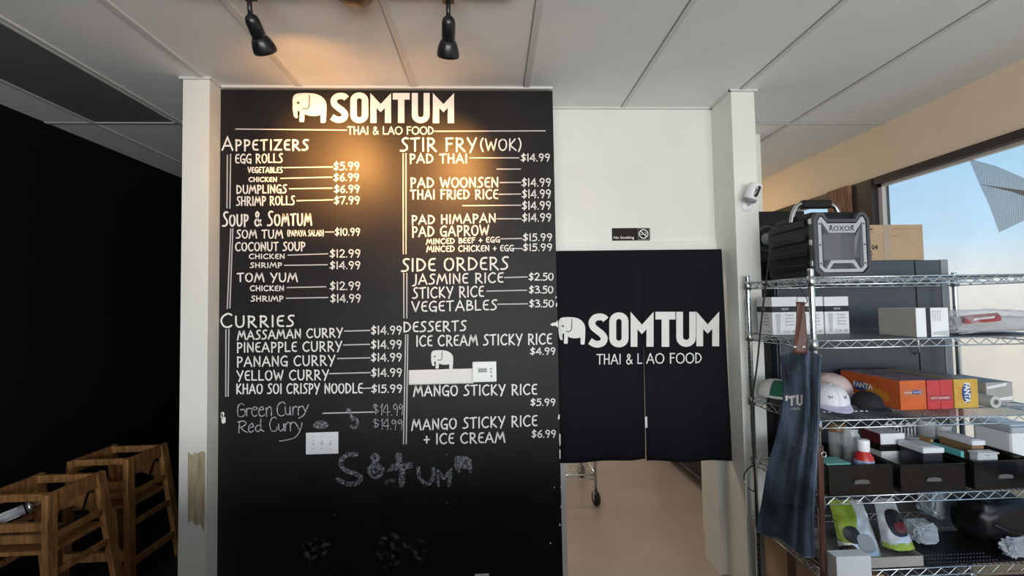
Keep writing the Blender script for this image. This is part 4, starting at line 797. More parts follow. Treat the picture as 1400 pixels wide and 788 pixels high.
# ------------------------------------------------------------------ crumpled bags
def crumple(name, label, cat, c, size, m, seed, parts=(), rough=.25, group=None, res=5, freq=4.0):
    r = empty(name, tuple(c), label, cat, group) if parts else None
    b = bmesh.new(); bmesh.ops.create_icosphere(b, subdivisions=res, radius=1.0); off = Vector((seed * 3.7, seed * 1.3, seed * 2.1))
    for v in b.verts:
        d = v.co.normalized(); e_ = Vector((math.copysign(abs(d.x) ** .55, d.x), math.copysign(abs(d.y) ** .55, d.y), math.copysign(abs(d.z) ** .55, d.z)))
        n_ = noise.noise(d * freq * .5 + off) * .6 + abs(noise.noise(d * freq * 1.3 + off)) * .8 - abs(noise.noise(d * freq * 2.9 + off)) * .4
        q = e_ * (.82 + rough * n_); v.co = Vector((c[0] + q.x * size[0] / 2, c[1] + q.y * size[1] / 2, max(c[2] + q.z * size[2] / 2, c[2] - size[2] / 2)))
    for f in b.faces: f.smooth = False
    mb = MB(); mb._add(b); o = mb.build(name if not parts else 'bag_skin', m, r)
    if not parts: tag(o, label, cat, group); return o
    return r
bz0 = LZ(1) + .001
cl = crumple('plastic_bag', 'crumpled clear plastic bag of paper goods with a red print', 'bag', (2.30, 2.0, bz0 + .062), (.53, .24, .122), film_mat('crinkled_clear_plastic', (.72, .74, .76), .68, .08), 3, parts=True, rough=.28, freq=2.6)
MB().box((2.14, 1.93, bz0 + .012), (2.50, 2.08, bz0 + .080), .025, 3).build('paper_contents', mat('greyish_paper', (.50, .46, .44), .7, bump=.3, bscale=20), cl)
lab = MB(); lab.grid(lambda u, v: (2.115 + .17 * u + .02 * v, 1.884 + .03 * v * v + .008 * math.sin(u * 6), bz0 + .052 + .036 * v + .012 * u), 10, 6); lab.build('red_print', mat('red_print', (.36, .06, .05), .45), cl)
bt_ = MB()
def btail(u, v):
    p = Vector((2.045 + .21 * u, 1.93 + .10 * u, 0)); top = bz0 + .118 - .05 * u + .012 * math.sin(u * 9); p.z = bz0 + .002 + (top - bz0) * v; p.y += .012 * noise.noise(Vector((u * 9, v * 8, 4))) + .02 * v; return p
bt_.grid(btail, 24, 14); bt_.build('bag_neck', film_mat('bag_neck_film', (.66, .70, .73), .55, .08), cl, smooth=False)
lw = MB(); lw.grid(lambda u, v: (2.15 + .10 * u + .02 * v, 1.879 + .03 * (.3 + .4 * v) ** 2 + .008 * math.sin(u * 6), bz0 + .066 + .010 * v + .012 * u), 8, 3); lw.build('white_print', M['paint'], cl)
# ------------------------------------------------------------------ soda cartons
def soda(fl, fr, hpx, col, label, kind):
    m = mat('soda_' + kind, col, .38, var=.06, scale=20)
    r, a, b, Y, z, t = carton('soda_carton', label, 'soda carton', fl, fr, hpx, 2, .35, m, 'soda cartons lying on the third shelf', .003)
    w0, h0 = b - a, t - z; P_ = lambda u, v: (a + w0 * u, Y - .001, z + h0 * v)
    blue = mat('soda_blue', (.03, .06, .26), .4)
    tp = MB().box((a + .004, Y + .004, t - .0002), (b - .004, Y + .345, t + .0004)); tp.build('top_print', mat('soda_top_' + kind, tuple(min(1, .35 + c * .4) for c in col), .4, col2=(.12, .12, .25), scale=14), r)
    if kind == 'yellow':
        ov = [P_(.50 + .19 * math.cos(k * math.pi / 10) * 1.0, .52 + .34 * math.sin(k * math.pi / 10)) for k in range(20)]; flat([(p[0], p[1] - .0002, p[2]) for p in ov], blue, 'logo_patch', r)
        label_text('FANTA', tuple(Vector(P_(.42, .87)) - Vector((0, .0006, 0))), (.0, 0, -1), X_, w0 * .24, M['paint'], r, width=h0 * .68, bold=.04)
        for p_, q_ in (((.12, .75), (.36, .62)), ((.16, .55), (.34, .46)), ((.14, .38), (.34, .30))): 
            s_ = MB(); stroke(s_, [P_(*p_)[::2], P_(*q_)[::2]], .006, lambda x, y: Vector((x, Y - .001, y))); s_.build('orange_stripe', mat('stripe_orange', (.70, .22, .04), .5), r)
    if kind == 'red':
        flat([P_(.08, .28), P_(.95, .28), P_(.95, .50), P_(.08, .50)], mat('dull_red', (.40, .05, .055), .5), 'label_patch', r); label_text('FANTA STRAWBERRY', tuple(Vector(P_(.12, .36)) - Vector((0, .0004, 0))), X_, Z_, h0 * .07, M['paint'], r, width=w0 * .75)
        MB().box((a + w0 * .495, Y - .0008, z), (a + w0 * .505, Y, t)).build('flap_seam', M['ink'], r)
    if kind == 'orange':
        flat([P_(.10, .45), P_(.92, .45), P_(.92, .74), P_(.10, .74)], mat('dull_orange', (.50, .14, .05), .5), 'label_patch', r); flat([P_(.62 + .2 * math.cos(k * .524), .60 + .07 * math.sin(k * .524))[:1] + (Y - .0014, z + h0 * (.60 + .07 * math.sin(k * .524))) for k in range(12)], blue, 'logo_patch', r)
        label_text('FANTA', (a + w0 * .50, Y - .0018, z + h0 * .565), X_, Z_, h0 * .07, M['paint'], r, width=w0 * .3); label_text('ORANGE', (a + w0 * .14, Y - .0018, z + h0 * .565), X_, Z_, h0 * .06, M['paint'], r, width=w0 * .3)
        S_ = lambda u, v: Vector((a - .0012, Y + .35 * (1 - u), z + h0 * v))
        flat([S_(.36 + .14 * math.cos(k * .524), .54 + .17 * math.sin(k * .524)) for k in range(12)], blue, 'logo_patch', r)
        label_text('FANTA', S_(.24, .48) - Vector((.0004, 0, 0)), (0, -1, 0), Z_, h0 * .2, M['paint'], r, width=.12, bold=.04)
        os_ = MB(); rn = random.Random(3)
        for k in range(8):
            u, v = .50 + rn.uniform(0, .34), .16 + rn.uniform(0, .36); rr_ = rn.uniform(.016, .026)
            poly(os_, [(S_(u, v).y + rr_ * math.cos(j * .524), S_(u, v).z + rr_ * math.sin(j * .524)) for j in range(12)], lambda x, y: Vector((a - .0009 - .00002 * k, x, y)))
        os_.build('orange_picture', mat('orange_fruit', (.62, .25, .03), .5), r)
    return r
soda((1232, 561.5), (1267.3, 559.5), 521, (.60, .12, .025), 'orange soda carton with blue logo, nearest the caps', 'orange')
soda((1269, 560.5), (1304, 558.5), 520.5, (.55, .05, .055), 'red soda carton between the orange and yellow ones', 'red')
soda((1306, 559), (1338.5, 557.5), 519, (.62, .38, .06), 'yellow soda carton with big blue logo on its end', 'yellow')
# roll, grey box
q = spot(1362, 558.5, 2); zc = LZ(2) + .028
rl_ = empty('film_roll', (q.x, q.y + .12, LZ(2)), 'grey roll of cling film lying beside the yellow soda carton', 'roll')
MB().ring([(.027 * math.cos(k * .2618), .027 * math.sin(k * .2618)) for k in range(24)], [(.014 * math.cos(k * .2618), .014 * math.sin(k * .2618)) for k in range(24)], (q.x, q.y, zc), X_, Z_, (0, 1, 0), .25).build('film', mat('film_grey', (.55, .56, .55), .3), rl_)
MB().ring([(.0142 * math.cos(k * .2618), .0142 * math.sin(k * .2618)) for k in range(24)], [(.011 * math.cos(k * .2618), .011 * math.sin(k * .2618)) for k in range(24)], (q.x, q.y - .002, zc), X_, Z_, (0, 1, 0), .254).build('core', M['cardboard_grey'], rl_)
q = spot(1372, 556, 2)
gb = empty('grey_box', (q.x + .10, q.y + .16, LZ(2)), 'grey cardboard box with white tape strips behind the film roll', 'box')
MB().box((q.x, q.y + .07, LZ(2) + .001), (2.55, q.y + .30, LZ(2) + .10), .002).build('carton', M['cardboard_grey'], gb)
MB().prism([(0, 0), (.10, .014), (.105, .03), (0, .012)], (q.x + .003, q.y + .0685, LZ(2) + .068), X_, Z_, (0, 1, 0), .001).prism([(0, 0), (.10, .0), (.105, .02), (0, .008)], (q.x + .03, q.y + .0685, LZ(2) + .012), X_, Z_, (0, 1, 0), .001).build('tape', M['paint'], gb)
# ------------------------------------------------------------------ caps
def cap(name, label, c, r, fwd, m, mb_, tilt=0.0, extra=None):
    fwd = Vector(fwd).normalized(); side = Vector((-fwd.y, fwd.x, 0)).normalized(); up = fwd.cross(side) * -1 if fwd.cross(side).z < 0 else fwd.cross(side)
    o = empty(name, tuple(c), label, 'cap', 'baseball caps on the third shelf'); c = Vector(c)
    def dome(u, v):
        a = u * 2 * math.pi; ph = v * math.pi / 2; k = math.cos(ph) ** .8; return c + fwd * (r * 1.08 * k * math.cos(a)) + side * (r * .92 * k * math.sin(a)) + up * (r * 1.0 * math.sin(ph) + .002)
    cr_ = MB().grid(dome, 36, 12).build('crown', m, o, solid=.0015)
    def brim(u, v):
        a = (u - .5) * math.pi * .98; k = 1 + .62 * v * math.cos(a) ** .7; return c + fwd * (r * 1.07 * math.cos(a) * k) + side * (r * .92 * math.sin(a) * (1 + .05 * v)) + up * (.006 - .35 * r * (math.sin(a) ** 2) * v * .5 - .10 * r * v)
    MB().grid(brim, 20, 8).build('brim', mb_, o, solid=.002)
    MB().lathe([(.006, 0), (.005, .003), (0, .004)], c + up * (r + .002), up, 12).build('button', m, o)
    sm = MB()
    for a in (0, math.pi / 3, 2 * math.pi / 3, math.pi, 4 * math.pi / 3, 5 * math.pi / 3):
        sm.tube([dome(a / (2 * math.pi), v / 10) + (dome(a / (2 * math.pi), v / 10) - c).normalized() * .001 for v in range(11)], .0009, 5)
    sm.build('seam', m, cr_)
    if extra: extra(o, dome)
    return o
wc = mat('white_cap_cotton', (.72, .72, .78), .85, bump=.1, bscale=400); pc_ = mat('pale_pink_cotton', (.62, .49, .47), .85, bump=.1, bscale=400); bcap = mat('black_cap_cotton', (.012, .012, .014), .85); gcap = mat('green_felt', (.008, .09, .05), .85); mesh_w = mat('white_cap_mesh', (.66, .66, .64), .85, bump=.5, bscale=600); vis = mat('lilac_brim_cotton', (.55, .55, .72), .8)
def eyes(o, dome):
    s = MB()
    for a0 in (-.10, .055):
        pts = [dome(((a0 + .045 * k / 6) % 1), .40 - .05 * math.sin(math.pi * k / 6)) for k in range(7)]; cc = Vector(o.location)
        s.tube([p + (p - cc).normalized() * .002 for p in pts], .0014, 6)
        for k in (1, 3, 5): p = pts[k]; s.tube([p + (p - cc).normalized() * .002, p + (p - cc).normalized() * .003 + Vector((0, 0, -.009))], .001, 5)
    s.build('stitched_eyes', M['ink'], o)
q = spot(1152, 566, 2); cap('baseball_cap', 'white cap with two stitched closed eyes', (q.x, q.y + .075, LZ(2) + .042), .080, (-.22, -.96, -.17), wc, vis, extra=eyes)
q = spot(1136, 560, 2); cap('baseball_cap', 'pale pink cap leaning above the white cap with stitched eyes', (1.705, 2.17, LZ(2) + .062), .082, (.7, -.70, -.12), pc_, pc_)
q = spot(1200, 566, 2); cap('baseball_cap', 'black cap lying in front of the orange soda carton', (q.x + .0, q.y + .055, LZ(2) + .024), .062, (.2, -.97, -.05), bcap, bcap)
def badge(o, dome):
    s = MB()
    def f(u, v): p = dome((.77 + .24 * u) % 1.0, .12 + .75 * v); c = Vector(o.location); return p + (p - c).normalized() * .0022
    s.grid(f, 12, 10); s.build('green_panel', gcap, o)
    s = MB(); 
    for k in range(3): p = dome((.90 + .02 * k) % 1, .35); c = Vector(o.location); p = p + (p - c).normalized() * .004; s.tube([p, p + Vector((.004, -.003, .012))], .0022, 6)
    s.build('white_badge', M['paint'], o)
cq = PY(1059, 556, 2.20)
cap('baseball_cap', 'white mesh cap with dark green front hanging behind the apron', (cq.x + .01, 2.20, LZ(2) + .03), .086, (.45, -.89, -.05), mesh_w, bcap, extra=badge)
# ------------------------------------------------------------------ clear black bins and their contents
def bin_(fl, fr, hpx, depth, label):
    p = spot(*fl, 3); Y = p.y; z = LZ(3); x1 = PY(fr[0], fr[1], Y).x; top = PY(fl[0], hpx, Y).z; a = p.x
    r = empty('storage_bin', ((a + x1) / 2, Y + depth / 2, z), label, 'storage bin', 'smoky plastic bins on the fourth shelf'); th = .003
    zz = z + .0008
    MB().box((a, Y, zz), (x1, Y + depth, zz + th)).box((a, Y, zz), (a + th, Y + depth, top)).box((x1 - th, Y, zz), (x1, Y + depth, top)).box((a, Y + depth - th, zz), (x1, Y + depth, top)).box((a, Y, zz), (x1, Y + th, top)).build('bin_body', M['clear_dark'], r)
    h0 = top - zz
    lip = MB().box((a - .004, Y - .004, top - .004), (x1 + .004, Y + .004, top), .001).box((a - .004, Y + depth - .004, top - .004), (x1 + .004, Y + depth + .004, top), .001).box((a - .004, Y, top - .004), (a + .004, Y + depth, top), .001).box((x1 - .004, Y, top - .004), (x1 + .004, Y + depth, top), .001)
    lip.build('rim', M['black_plastic'], r)
    m_ = (a + x1) / 2; MB().prism([(-.035, h0 * .38), (.035, h0 * .38), (.03, h0 * .50), (.0, h0 * .53), (-.03, h0 * .50)], (m_, Y - .0002, zz), X_, Z_, (0, -1, 0), .006, .001).build('grip', mat('dull_grip', (.12, .12, .125), .25), r)
    return a, x1, Y, z, top
B1 = bin_((1134, 679), (1222, 674.5), 637.5, .30, 'smoky black bin holding the red bottle')
B2 = bin_((1232, 674.5), (1321, 671), 636, .30, 'smoky black bin under the white lidded container')
B3 = bin_((1333, 670.5), (1416, 666), 631, .30, 'smoky black bin under the big white tub')
def bottle(name, label, x, y, z, h, r, m, capm, group=None, lab=None):
    o = empty(name, (x, y, z), label, 'bottle', group)
    bd = MB().lathe([(0, .001), (r * .92, .001), (r, .006), (r, h * .55), (r * .92, h * .66), (r * .55, h * .76), (r * .5, h * .80), (0, h * .80)], (x, y, z), (0, 0, 1), 28).build('bottle_body', m, o)
    MB().lathe([(r * .62, h * .77), (r * .64, h * .98), (r * .58, h), (0, h)], (x, y, z), (0, 0, 1), 24).build('cap', capm, o)
    if lab: MB().lathe([(r * 1.008, h * lab[0]), (r * 1.008, h * lab[1])], (x, y, z), (0, 0, 1), 28).build('label_wrap', lab[2], o)
    return o
redm = mat('red_bottle', (.52, .02, .02), .3)
q = PY(1181.5, 640, B1[2] + .055); zt_ = PY(1180, 601, B1[2] + .055).z; zb = B1[3] + .005
bottle('sauce_bottle', 'red bottle with a white cap standing in the smoky bin', q.x, B1[2] + .055, zb, zt_ - zb, .038, redm, M['white_plastic'], lab=(.47, .60, mat('blue_white_label', (.45, .52, .68), .4, col2=(.12, .2, .42), scale=50)))
for k, xk in enumerate((1344, 1356, 1373, 1396)):
    q = PY(xk, 660, B3[2] + .045); bottle('spice_jar', 'small clear jar with pale cap inside the smoky bin, %s' % ('beside the bin side', 'second from the bin side', 'third from the bin side', 'farthest from the bin side')[k], q.x, B3[2] + .045, B3[3] + .005, .088, .017, mat('spice_%d' % k, ((.3, .3, .35), (.16, .08, .05), (.22, .2, .2), (.5, .5, .5))[k], .3), M['white_plastic'] if k in (0, 3) else M['grey_plastic'], 'spice jars in the smoky bin')
for k, (bb, f_, c_) in enumerate(((B1, .5, (.10, .012, .012)), (B2, .16, (.12, .01, .015)), (B2, .42, (.13, .02, .02)))):
    x = bb[0] + (bb[1] - bb[0]) * f_; MB_ = MB().box((x - .026, bb[2] + .04, bb[3] + .005), (x + .026, bb[2] + .09, bb[3] + .075), .004)
    o = empty('sauce_packet_box', (x, bb[2] + .06, bb[3] + .005), ('dark red box inside the bin with the red bottle', 'dark red box inside the bin under the lidded container, on the bottle side', 'dark red box inside the bin under the lidded container, at its middle')[k], 'box'); MB_.build('carton', mat('dark_red_card', c_, .5), o)
    MB().box((x - .022, bb[2] + .0395, bb[3] + .02), (x + .022, bb[2] + .04, bb[3] + .035)).build('printed_label', M['cardboard_grey'], o)
def tub(label, x0, x1, y0, y1, z0, z1, body, lidm, name='food_container', lid_h=.014, cat='food container', group=None):
    o = empty(name, ((x0 + x1) / 2, (y0 + y1) / 2, z0), label, cat, group)
    MB().box((x0 + .004, y0 + .004, z0), (x1 - .004, y1 - .004, z1 - lid_h), .008, 3).build('tub', body, o)
    ld = MB().box((x0, y0, z1 - lid_h), (x1, y1, z1), .006, 3).build('lid', lidm, o)
    MB().box((x0 + .012, y0 + .012, z1 - .0006), (x1 - .012, y1 - .012, z1 + .0018), .001).build('lid_panel', lidm, ld); return o
def prop(px0, px1, pyb, pyt, Y):
    a, b = PY(px0, pyb, Y), PY(px1, pyb, Y); return a.x, b.x, a.z, PY((px0 + px1) / 2, pyt, Y).z
lidw = mat('white_lid', (.74, .76, .80), .35); dkb = mat('dark_contents_plastic', (.03, .03, .04), .25)
support = lambda bb: bb[3] + .0042
zt_ = PY(1275, 613, 1.90).z
tub('clear lidded container holding dark contents in the middle bin', 1.906, 2.006, 1.90, 2.025, support(B2), zt_, dkb, lidw, lid_h=.024)
zt_ = PY(1340, 603, 1.93).z
tub('long clear container with pale lid standing beyond the teal packet', 2.171, 2.236, 1.93, 2.09, support(B3), zt_, mat('amber_contents', (.28, .17, .09), .3), lidw, lid_h=.022)
tub('low clear plastic tub in front of the long lidded container', 2.134, 2.236, 1.876, 1.922, support(B3), PY(1322, 619, 1.89).z, M['frost'], M['frost'], lid_h=.008)
zt_ = PY(1318, 618, 1.92).z
tl = empty('teal_packet', (2.116, 2.0, support(B3)), 'teal packet with ochre end standing along the bin side', 'packet')
MB().box((2.108, 1.925, support(B3)), (2.124, 2.062, zt_), .002).build('packet', mat('teal_card', (.12, .48, .47), .5), tl)
MB().box((2.1085, 2.063, support(B3)), (2.1235, 2.12, zt_ + .012), .002).build('packet_end', mat('ochre_card', (.45, .28, .10), .5), tl)
ck = MB().bar(PY(1322, 613, 1.99), PY(1353, 624, 1.868), .006, .003, (1, 0, 0)); tag(ck.build('chopstick', mat('pale_green_stick', (.55, .66, .55), .5)), 'pale green chopstick sticking out over the bin edge', 'chopstick')
# stack of carton, tray and box in the middle bin
xa, xb, yk, yk2 = 1.838, 1.958, 2.04, 2.152
zc0, zc1 = PY(1204, 608.5, yk).z, PY(1204, 593.5, yk).z
wc2 = empty('tea_carton', (1.9, 2.1, zc0), 'white ended carton with dark red patterned side above the red bottle', 'carton')
MB().box((xa, yk, zc0 + .0005), (xb, yk2, zc1), .002).build('carton', M['white_card'], wc2)
flat([(xa - .001, yk2 - .001, zc0 + .001), (xa - .001, yk + .002, zc0 + .001), (xa - .001, yk + .002, zc1 - .001), (xa - .001, yk2 - .001, zc1 - .001)], mat('red_pattern', (.20, .02, .02), .5, col2=(.02, .015, .02), scale=40, stretch=(1, 3, .3)), 'patterned_side', wc2)
bl_ = empty('black_tray', (1.9, 2.1, zc0 - .03), 'black plastic tray under the dark red patterned carton', 'tray')
MB().box((xa - .010, yk - .006, zc0 - .030), (xb + .010, yk2, zc0 - .0005), .004).build('tray', M['black_plastic'], bl_)
MB().box((xa - .014, yk - .010, zc0 - .010), (xb + .014, yk2 + .002, zc0 - .004), .002).build('rim', M['black_plastic'], bl_)
wb_ = empty('label_box', (1.9, 2.1, support(B2)), 'white printed box standing upright under the black tray', 'box')
MB().box((xa, yk, support(B2)), (xb, yk2, zc0 - .0305), .002).build('carton', M['white_card'], wb_)
for k in range(4): label_text('rice noodle', (xa + .055, yk - .001, zc0 - .052 - k * .014), X_, Z_, .007, M['ink_grey'], wb_, width=.05)
# cups and cutlery bunch behind
yk = 2.20
cup = mat('cup_plastic', (.62, .62, .60), .25)
for k in range(9):
    px = 1214 + k * 4.6; q = PY(px, 588, yk + .012 * (k % 3)); zt_ = PY(px, 577 + (k % 2) * 2, yk).z
    o = empty('plastic_spoon', (q.x, q.y, T[3]), 'pale plastic spoon standing in the bunch behind the cartons', 'spoon', 'plastic spoons in a bunch')
    MB().box((q.x - .004, q.y - .0015, T[3] + .01), (q.x + .004, q.y + .0015, zt_ - .03), .001).build('handle', cup, o)
    MB().lathe([(0, -.001), (.009, 0), (.011, .004), (.0105, .0045), (.008, .001), (0, 0)], (q.x, q.y, zt_ - .017), (0, 1, .1), 14).build('bowl', cup, o)
q = PY(1250, 595, 2.19); cu_ = empty('plastic_cup', (q.x, 2.19, T[3]), 'clear plastic cup behind the white ended carton', 'cup')
MB().lathe([(0, .005), (.026, .005), (.034, .13), (.036, .135), (.033, .13), (.025, .008), (0, .008)], (q.x, 2.21, T[3]), (0, 0, 1), 28).build('cup_wall', M['frost'], cu_)
MB().lathe([(.0345, .128), (.0372, .131), (.0345, .136)], (q.x, 2.21, T[3]), (0, 0, 1), 28).build('cup_rim', M['white_plastic'], cu_)
for px, pt, nm in ((1266, 571, 'clear deli container behind the spoons'), (1288, 577, 'clear deli container behind the teal packet')):
    q = PY(px, 600, 2.25); zt_ = PY(px, pt + 3, 2.25).z
    o = empty('deli_container', (q.x, 2.25, T[3]), nm, 'food container'); MB().lathe([(0, .005), (.034, .005), (.038, zt_ - T[3] - .012)], (q.x, 2.25, T[3]), (0, 0, 1), 28).build('tub', M['frost'], o)
    MB().lathe([(.041, zt_ - T[3] - .014), (.041, zt_ - T[3]), (.036, zt_ - T[3] - .003), (0, zt_ - T[3] - .003)], (q.x, 2.25, T[3]), (0, 0, 1), 28).build('lid', M['frost'], o)
# jars and teal tub
zj = support(B1)
yk = 2.09; q = PY(1146, 615, yk); zt_ = PY(1146, 580, yk).z
j = empty('glass_jar', (q.x, yk, zj), 'glass jar with a brown lid behind the red bottle', 'jar'); hj = zt_ - zj
MB().lathe([(0, .001), (.034, .001), (.038, .006), (.038, hj - .04), (.032, hj - .03)], (q.x, yk, zj), (0, 0, 1), 28).build('jar_body', M['clear'], j)
MB().lathe([(.036, hj - .034), (.037, hj - .002), (.034, hj), (0, hj)], (q.x, yk, zj), (0, 0, 1), 28).build('lid', mat('brown_lid', (.28, .17, .07), .4), j)
MB().lathe([(0, .004), (.033, .004), (.033, hj * .55), (0, hj * .55)], (q.x, yk, zj), (0, 0, 1), 24).build('jar_contents', mat('grain', (.20, .165, .13), .8, var=.4, scale=300), j)
yk = 1.995; q = PY(1164, 610, yk); zt_ = PY(1164, 586, yk).z; hj = zt_ - zj
j = empty('glass_jar', (q.x, yk, zj), 'open glass jar of dark powder beside the brown lidded jar', 'jar'); MB().lathe([(0, .001), (.030, .001), (.034, .006), (.034, hj - .03), (.027, hj - .015), (.027, hj)], (q.x, yk, zj), (0, 0, 1), 28).build('jar_body', M['clear'], j)
MB().lathe([(0, .004), (.029, .004), (.0325, .01), (.0325, hj * .62), (0, hj * .62)], (q.x, yk, zj), (0, 0, 1), 24).build('jar_contents', mat('dark_powder', (.11, .09, .08), .8, var=.4, scale=200), j)
MB().lathe([(.0275, hj - .006), (.030, hj - .003), (.0275, hj)], (q.x, yk, zj), (0, 0, 1), 28).build('jar_rim', M['clear'], j)
xa, xb, za, zb = prop(1135, 1159, 640, 632, B1[2] + .035)
tp_ = empty('teal_tub', ((xa + xb) / 2, B1[2] + .06, B1[3]), 'small teal green tub at the post end of the smoky bin', 'tub')
MB().box((B1[0] + .008, B1[2] + .02, support(B1)), (xb, B1[2] + .10, zb - .006), .004).build('tub', mat('teal_plastic', (.10, .30, .27), .35), tp_); MB().box((B1[0] + .006, B1[2] + .018, zb - .008), (xb + .002, B1[2] + .102, zb), .003).build('lid', mat('teal_lid', (.16, .42, .38), .35), tp_)
# big white tub on a black crate
zb_ = PY(1385, 628, 1.96).z; zt_ = PY(1385, 583, 1.96).z
kc = empty('black_crate', (2.48, 2.04, LZ(3)), 'black crate under the big white tub', 'crate')
MB().box((2.392, 1.945, LZ(3) + .0005), (2.552, 2.15, zb_ - .001), .004).build('crate_body', M['black_plastic'], kc); MB().box((2.389, 1.942, zb_ - .012), (2.554, 2.153, zb_ - .004), .002).build('rim', M['black_plastic'], kc)
bt = empty('lidded_tub', (2.48, 2.04, zb_), 'big white plastic tub with a pale grey lid by the window', 'tub')
MB().box((2.40, 1.96, zb_), (2.545, 2.13, zt_ - .028), .022, 4).build('tub', M['white_plastic'], bt)
ld = MB().box((2.392, 1.952, zt_ - .034), (2.552, 2.138, zt_ - .004), .015, 4).build('lid', mat('grey_lid', (.42, .46, .50), .35), bt)
MB().box((2.412, 1.975, zt_ - .006), (2.532, 2.115, zt_), .003).build('lid_panel', mat('pale_lid', (.62, .68, .72), .3), ld)
# ------------------------------------------------------------------ lowest visible shelf
def coffee_bag(label, bl, br, tl, tr, Yb, Yt, win, seed):
    """stand-up pouch: four front corners in pixels"""
    cs_ = [PY(*bl, Yb), PY(*br, Yb), PY(*tl, Yt), PY(*tr, Yt)]; zmin = LZ(4) + .0045
    o = empty('coffee_bag', tuple((cs_[0] + cs_[1]) / 2), label, 'coffee bag', 'silver and green pouches on the low shelf')
    def f(u, v, s):
        q = cs_[0].lerp(cs_[1], u).lerp(cs_[2].lerp(cs_[3], u), v); th = .085 * (1 - v ** 1.6) * (1 - (2 * u - 1) ** 4) ; w = .006 * noise.noise(Vector((u * 5 + seed, v * 6, s)))
        return Vector((q.x, q.y + s * th * .5 + w + .02 * s * 0, max(q.z, zmin)))
    green = mat('green_pouch', (.30, .42, .04), .28, var=.35, scale=9); silver = mat('silver_pouch', (.72, .76, .80), .22, .35, var=.15, scale=10)
    sk = MB(); sk.grid(lambda u, v: f(u, v, -1), 24, 28); sk.grid(lambda u, v: f(u, v, 1), 24, 28); sk.build('pouch', silver, o)
    for k, (u0, u1, v0, v1, m_) in enumerate(win):
        def oval(r_, a): 
            a *= 2 * math.pi; c_, s_ = math.cos(a), math.sin(a); e_ = .75
            return ((u0 + u1) / 2 + (u1 - u0) / 2 * r_ * math.copysign(abs(c_) ** e_, c_), (v0 + v1) / 2 + (v1 - v0) / 2 * r_ * math.copysign(abs(s_) ** e_, s_))
        cl_ = lambda t: max(0.0, min(1.0, t))
        sg_ = MB(); sg_.grid(lambda u, v: f(cl_(oval(u, v)[0]), cl_(oval(u, v)[1]), -1) - Vector((0, .0015 + .0006 * k, 0)), 10, 28); sg_.build('printed_panel', {'g': green, 'k': mat('dark_oval', (.02, .018, .018), .3), 'r': mat('dark_red_label', (.16, .03, .03), .4), 's': mat('grey_photo', (.32, .34, .36), .4)}[m_], o)
    return o
coffee_bag('green and silver pouch leaning by the chrome post', (1150, 762), (1206, 762), (1133, 684), (1178, 684), 1.955, 2.07, ((-.3, .62, .48, 1.3, 'g'), (-.2, .30, .28, .7, 'g'), (-.2, 1.2, -.12, .10, 'g'), (.10, .50, .30, .58, 'k'), (.36, .80, .16, .46, 's')), 1)
coffee_bag('silver pouch with dark oval window and green base', (1207, 747), (1247, 745), (1194, 682), (1222, 682), 1.955, 2.06, ((-.2, 1.2, -.14, .14, 'g'), (.18, .92, .26, .80, 'k'), (.38, .86, .34, .54, 'r')), 5)
p = spot(1188, 781, 4)
def tray(name, label, x0, x1, y0, y1, z, h, m, cat):
    o = empty(name, ((x0 + x1) / 2, (y0 + y1) / 2, z), label, cat); t_ = .003
    MB().box((x0, y0, z), (x1, y1, z + t_)).build('base_panel', m, o)
    for n_, lo_, hi_ in (('side_panel', (x0, y0, z), (x0 + t_, y1, z + h)), ('side_panel', (x1 - t_, y0, z), (x1, y1, z + h)), ('front_panel', (x0, y0, z), (x1, y0 + t_, z + h)), ('back_panel', (x0, y1 - t_, z), (x1, y1, z + h))): MB().box(lo_, hi_).build(n_, m, o)
    return o
xa, xb = PY(1139, 780, 1.862).x, PY(1264, 776, 1.862).x
tray('cardboard_tray', 'open brown cardboard tray below the silver pouch', xa, xb, 1.862, 2.12, LZ(4) + .0005, .046, M['cardboard_grey'], 'tray')
xa, xb = PY(1139, 788, 1.80).x, PY(1186, 788, 1.80).x; zt_ = PY(1160, 757.5, 1.80).z
yw = 1.778
wbx = empty('white_box', ((xa + xb) / 2, yw + .05, 0), 'tall plain white box in front of the pouch at the shelf foot', 'box')
MB().box((xa, yw, .005), (xb, yw + .052, zt_), .002).build('carton', M['white_card'], wbx); MB().box((xa + .002, yw + .002, zt_ - .0005), (xb - .002, yw + .025, zt_ + .0006)).build('flap', M['white_card'], wbx)
q = PY(1160, 742, 1.887)
crumple('dark_paper_bag', 'dark brown paper bag tucked behind the white box', 'bag', (q.x, 1.888, LZ(4) + .049), (.09, .040, .088), mat('dark_brown_paper', (.035, .018, .014), .6), 12, rough=.2)
ZM = LZ(4) + .0066
q = PY(1259, 728, 2.02); crumple('plastic_pack', 'clear pack of white cutlery beside the silver pouch', 'pack', (q.x + .01, 2.03, ZM + .055), (.13, .12, .109), film_mat('pack_film', (.62, .70, .76), .45, .12), 17, rough=.25, freq=2.6)
q = PY(1289, 700, 2.22); crumple('plastic_pack', 'pale bluish pack of cups high at the back of the low shelf', 'pack', (q.x, 2.225, LZ(4) + .13), (.20, .17, .25), film_mat('pack_film_blue', (.62, .74, .78), .35, .12), 21, rough=.22, freq=2.4)
q = PY(1363, 715, 2.02)
bb_ = empty('black_bag', (q.x, 2.05, LZ(4)), 'big black bag slumped on the low shelf by the window', 'bag')
b = bmesh.new(); bmesh.ops.create_icosphere(b, subdivisions=5, radius=1.0)
for v in b.verts:
    d = v.co.normalized(); e_ = Vector([math.copysign(abs(c_) ** .6, c_) for c_ in d]); k = .88 + .10 * noise.noise(d * 2.2 + Vector((3, 1, 7)))
    v.co = Vector((2.385 + e_.x * .185 * k, 2.03 + e_.y * .105 * k, max(ZM, LZ(4) + .105 + e_.z * .125 * k)))
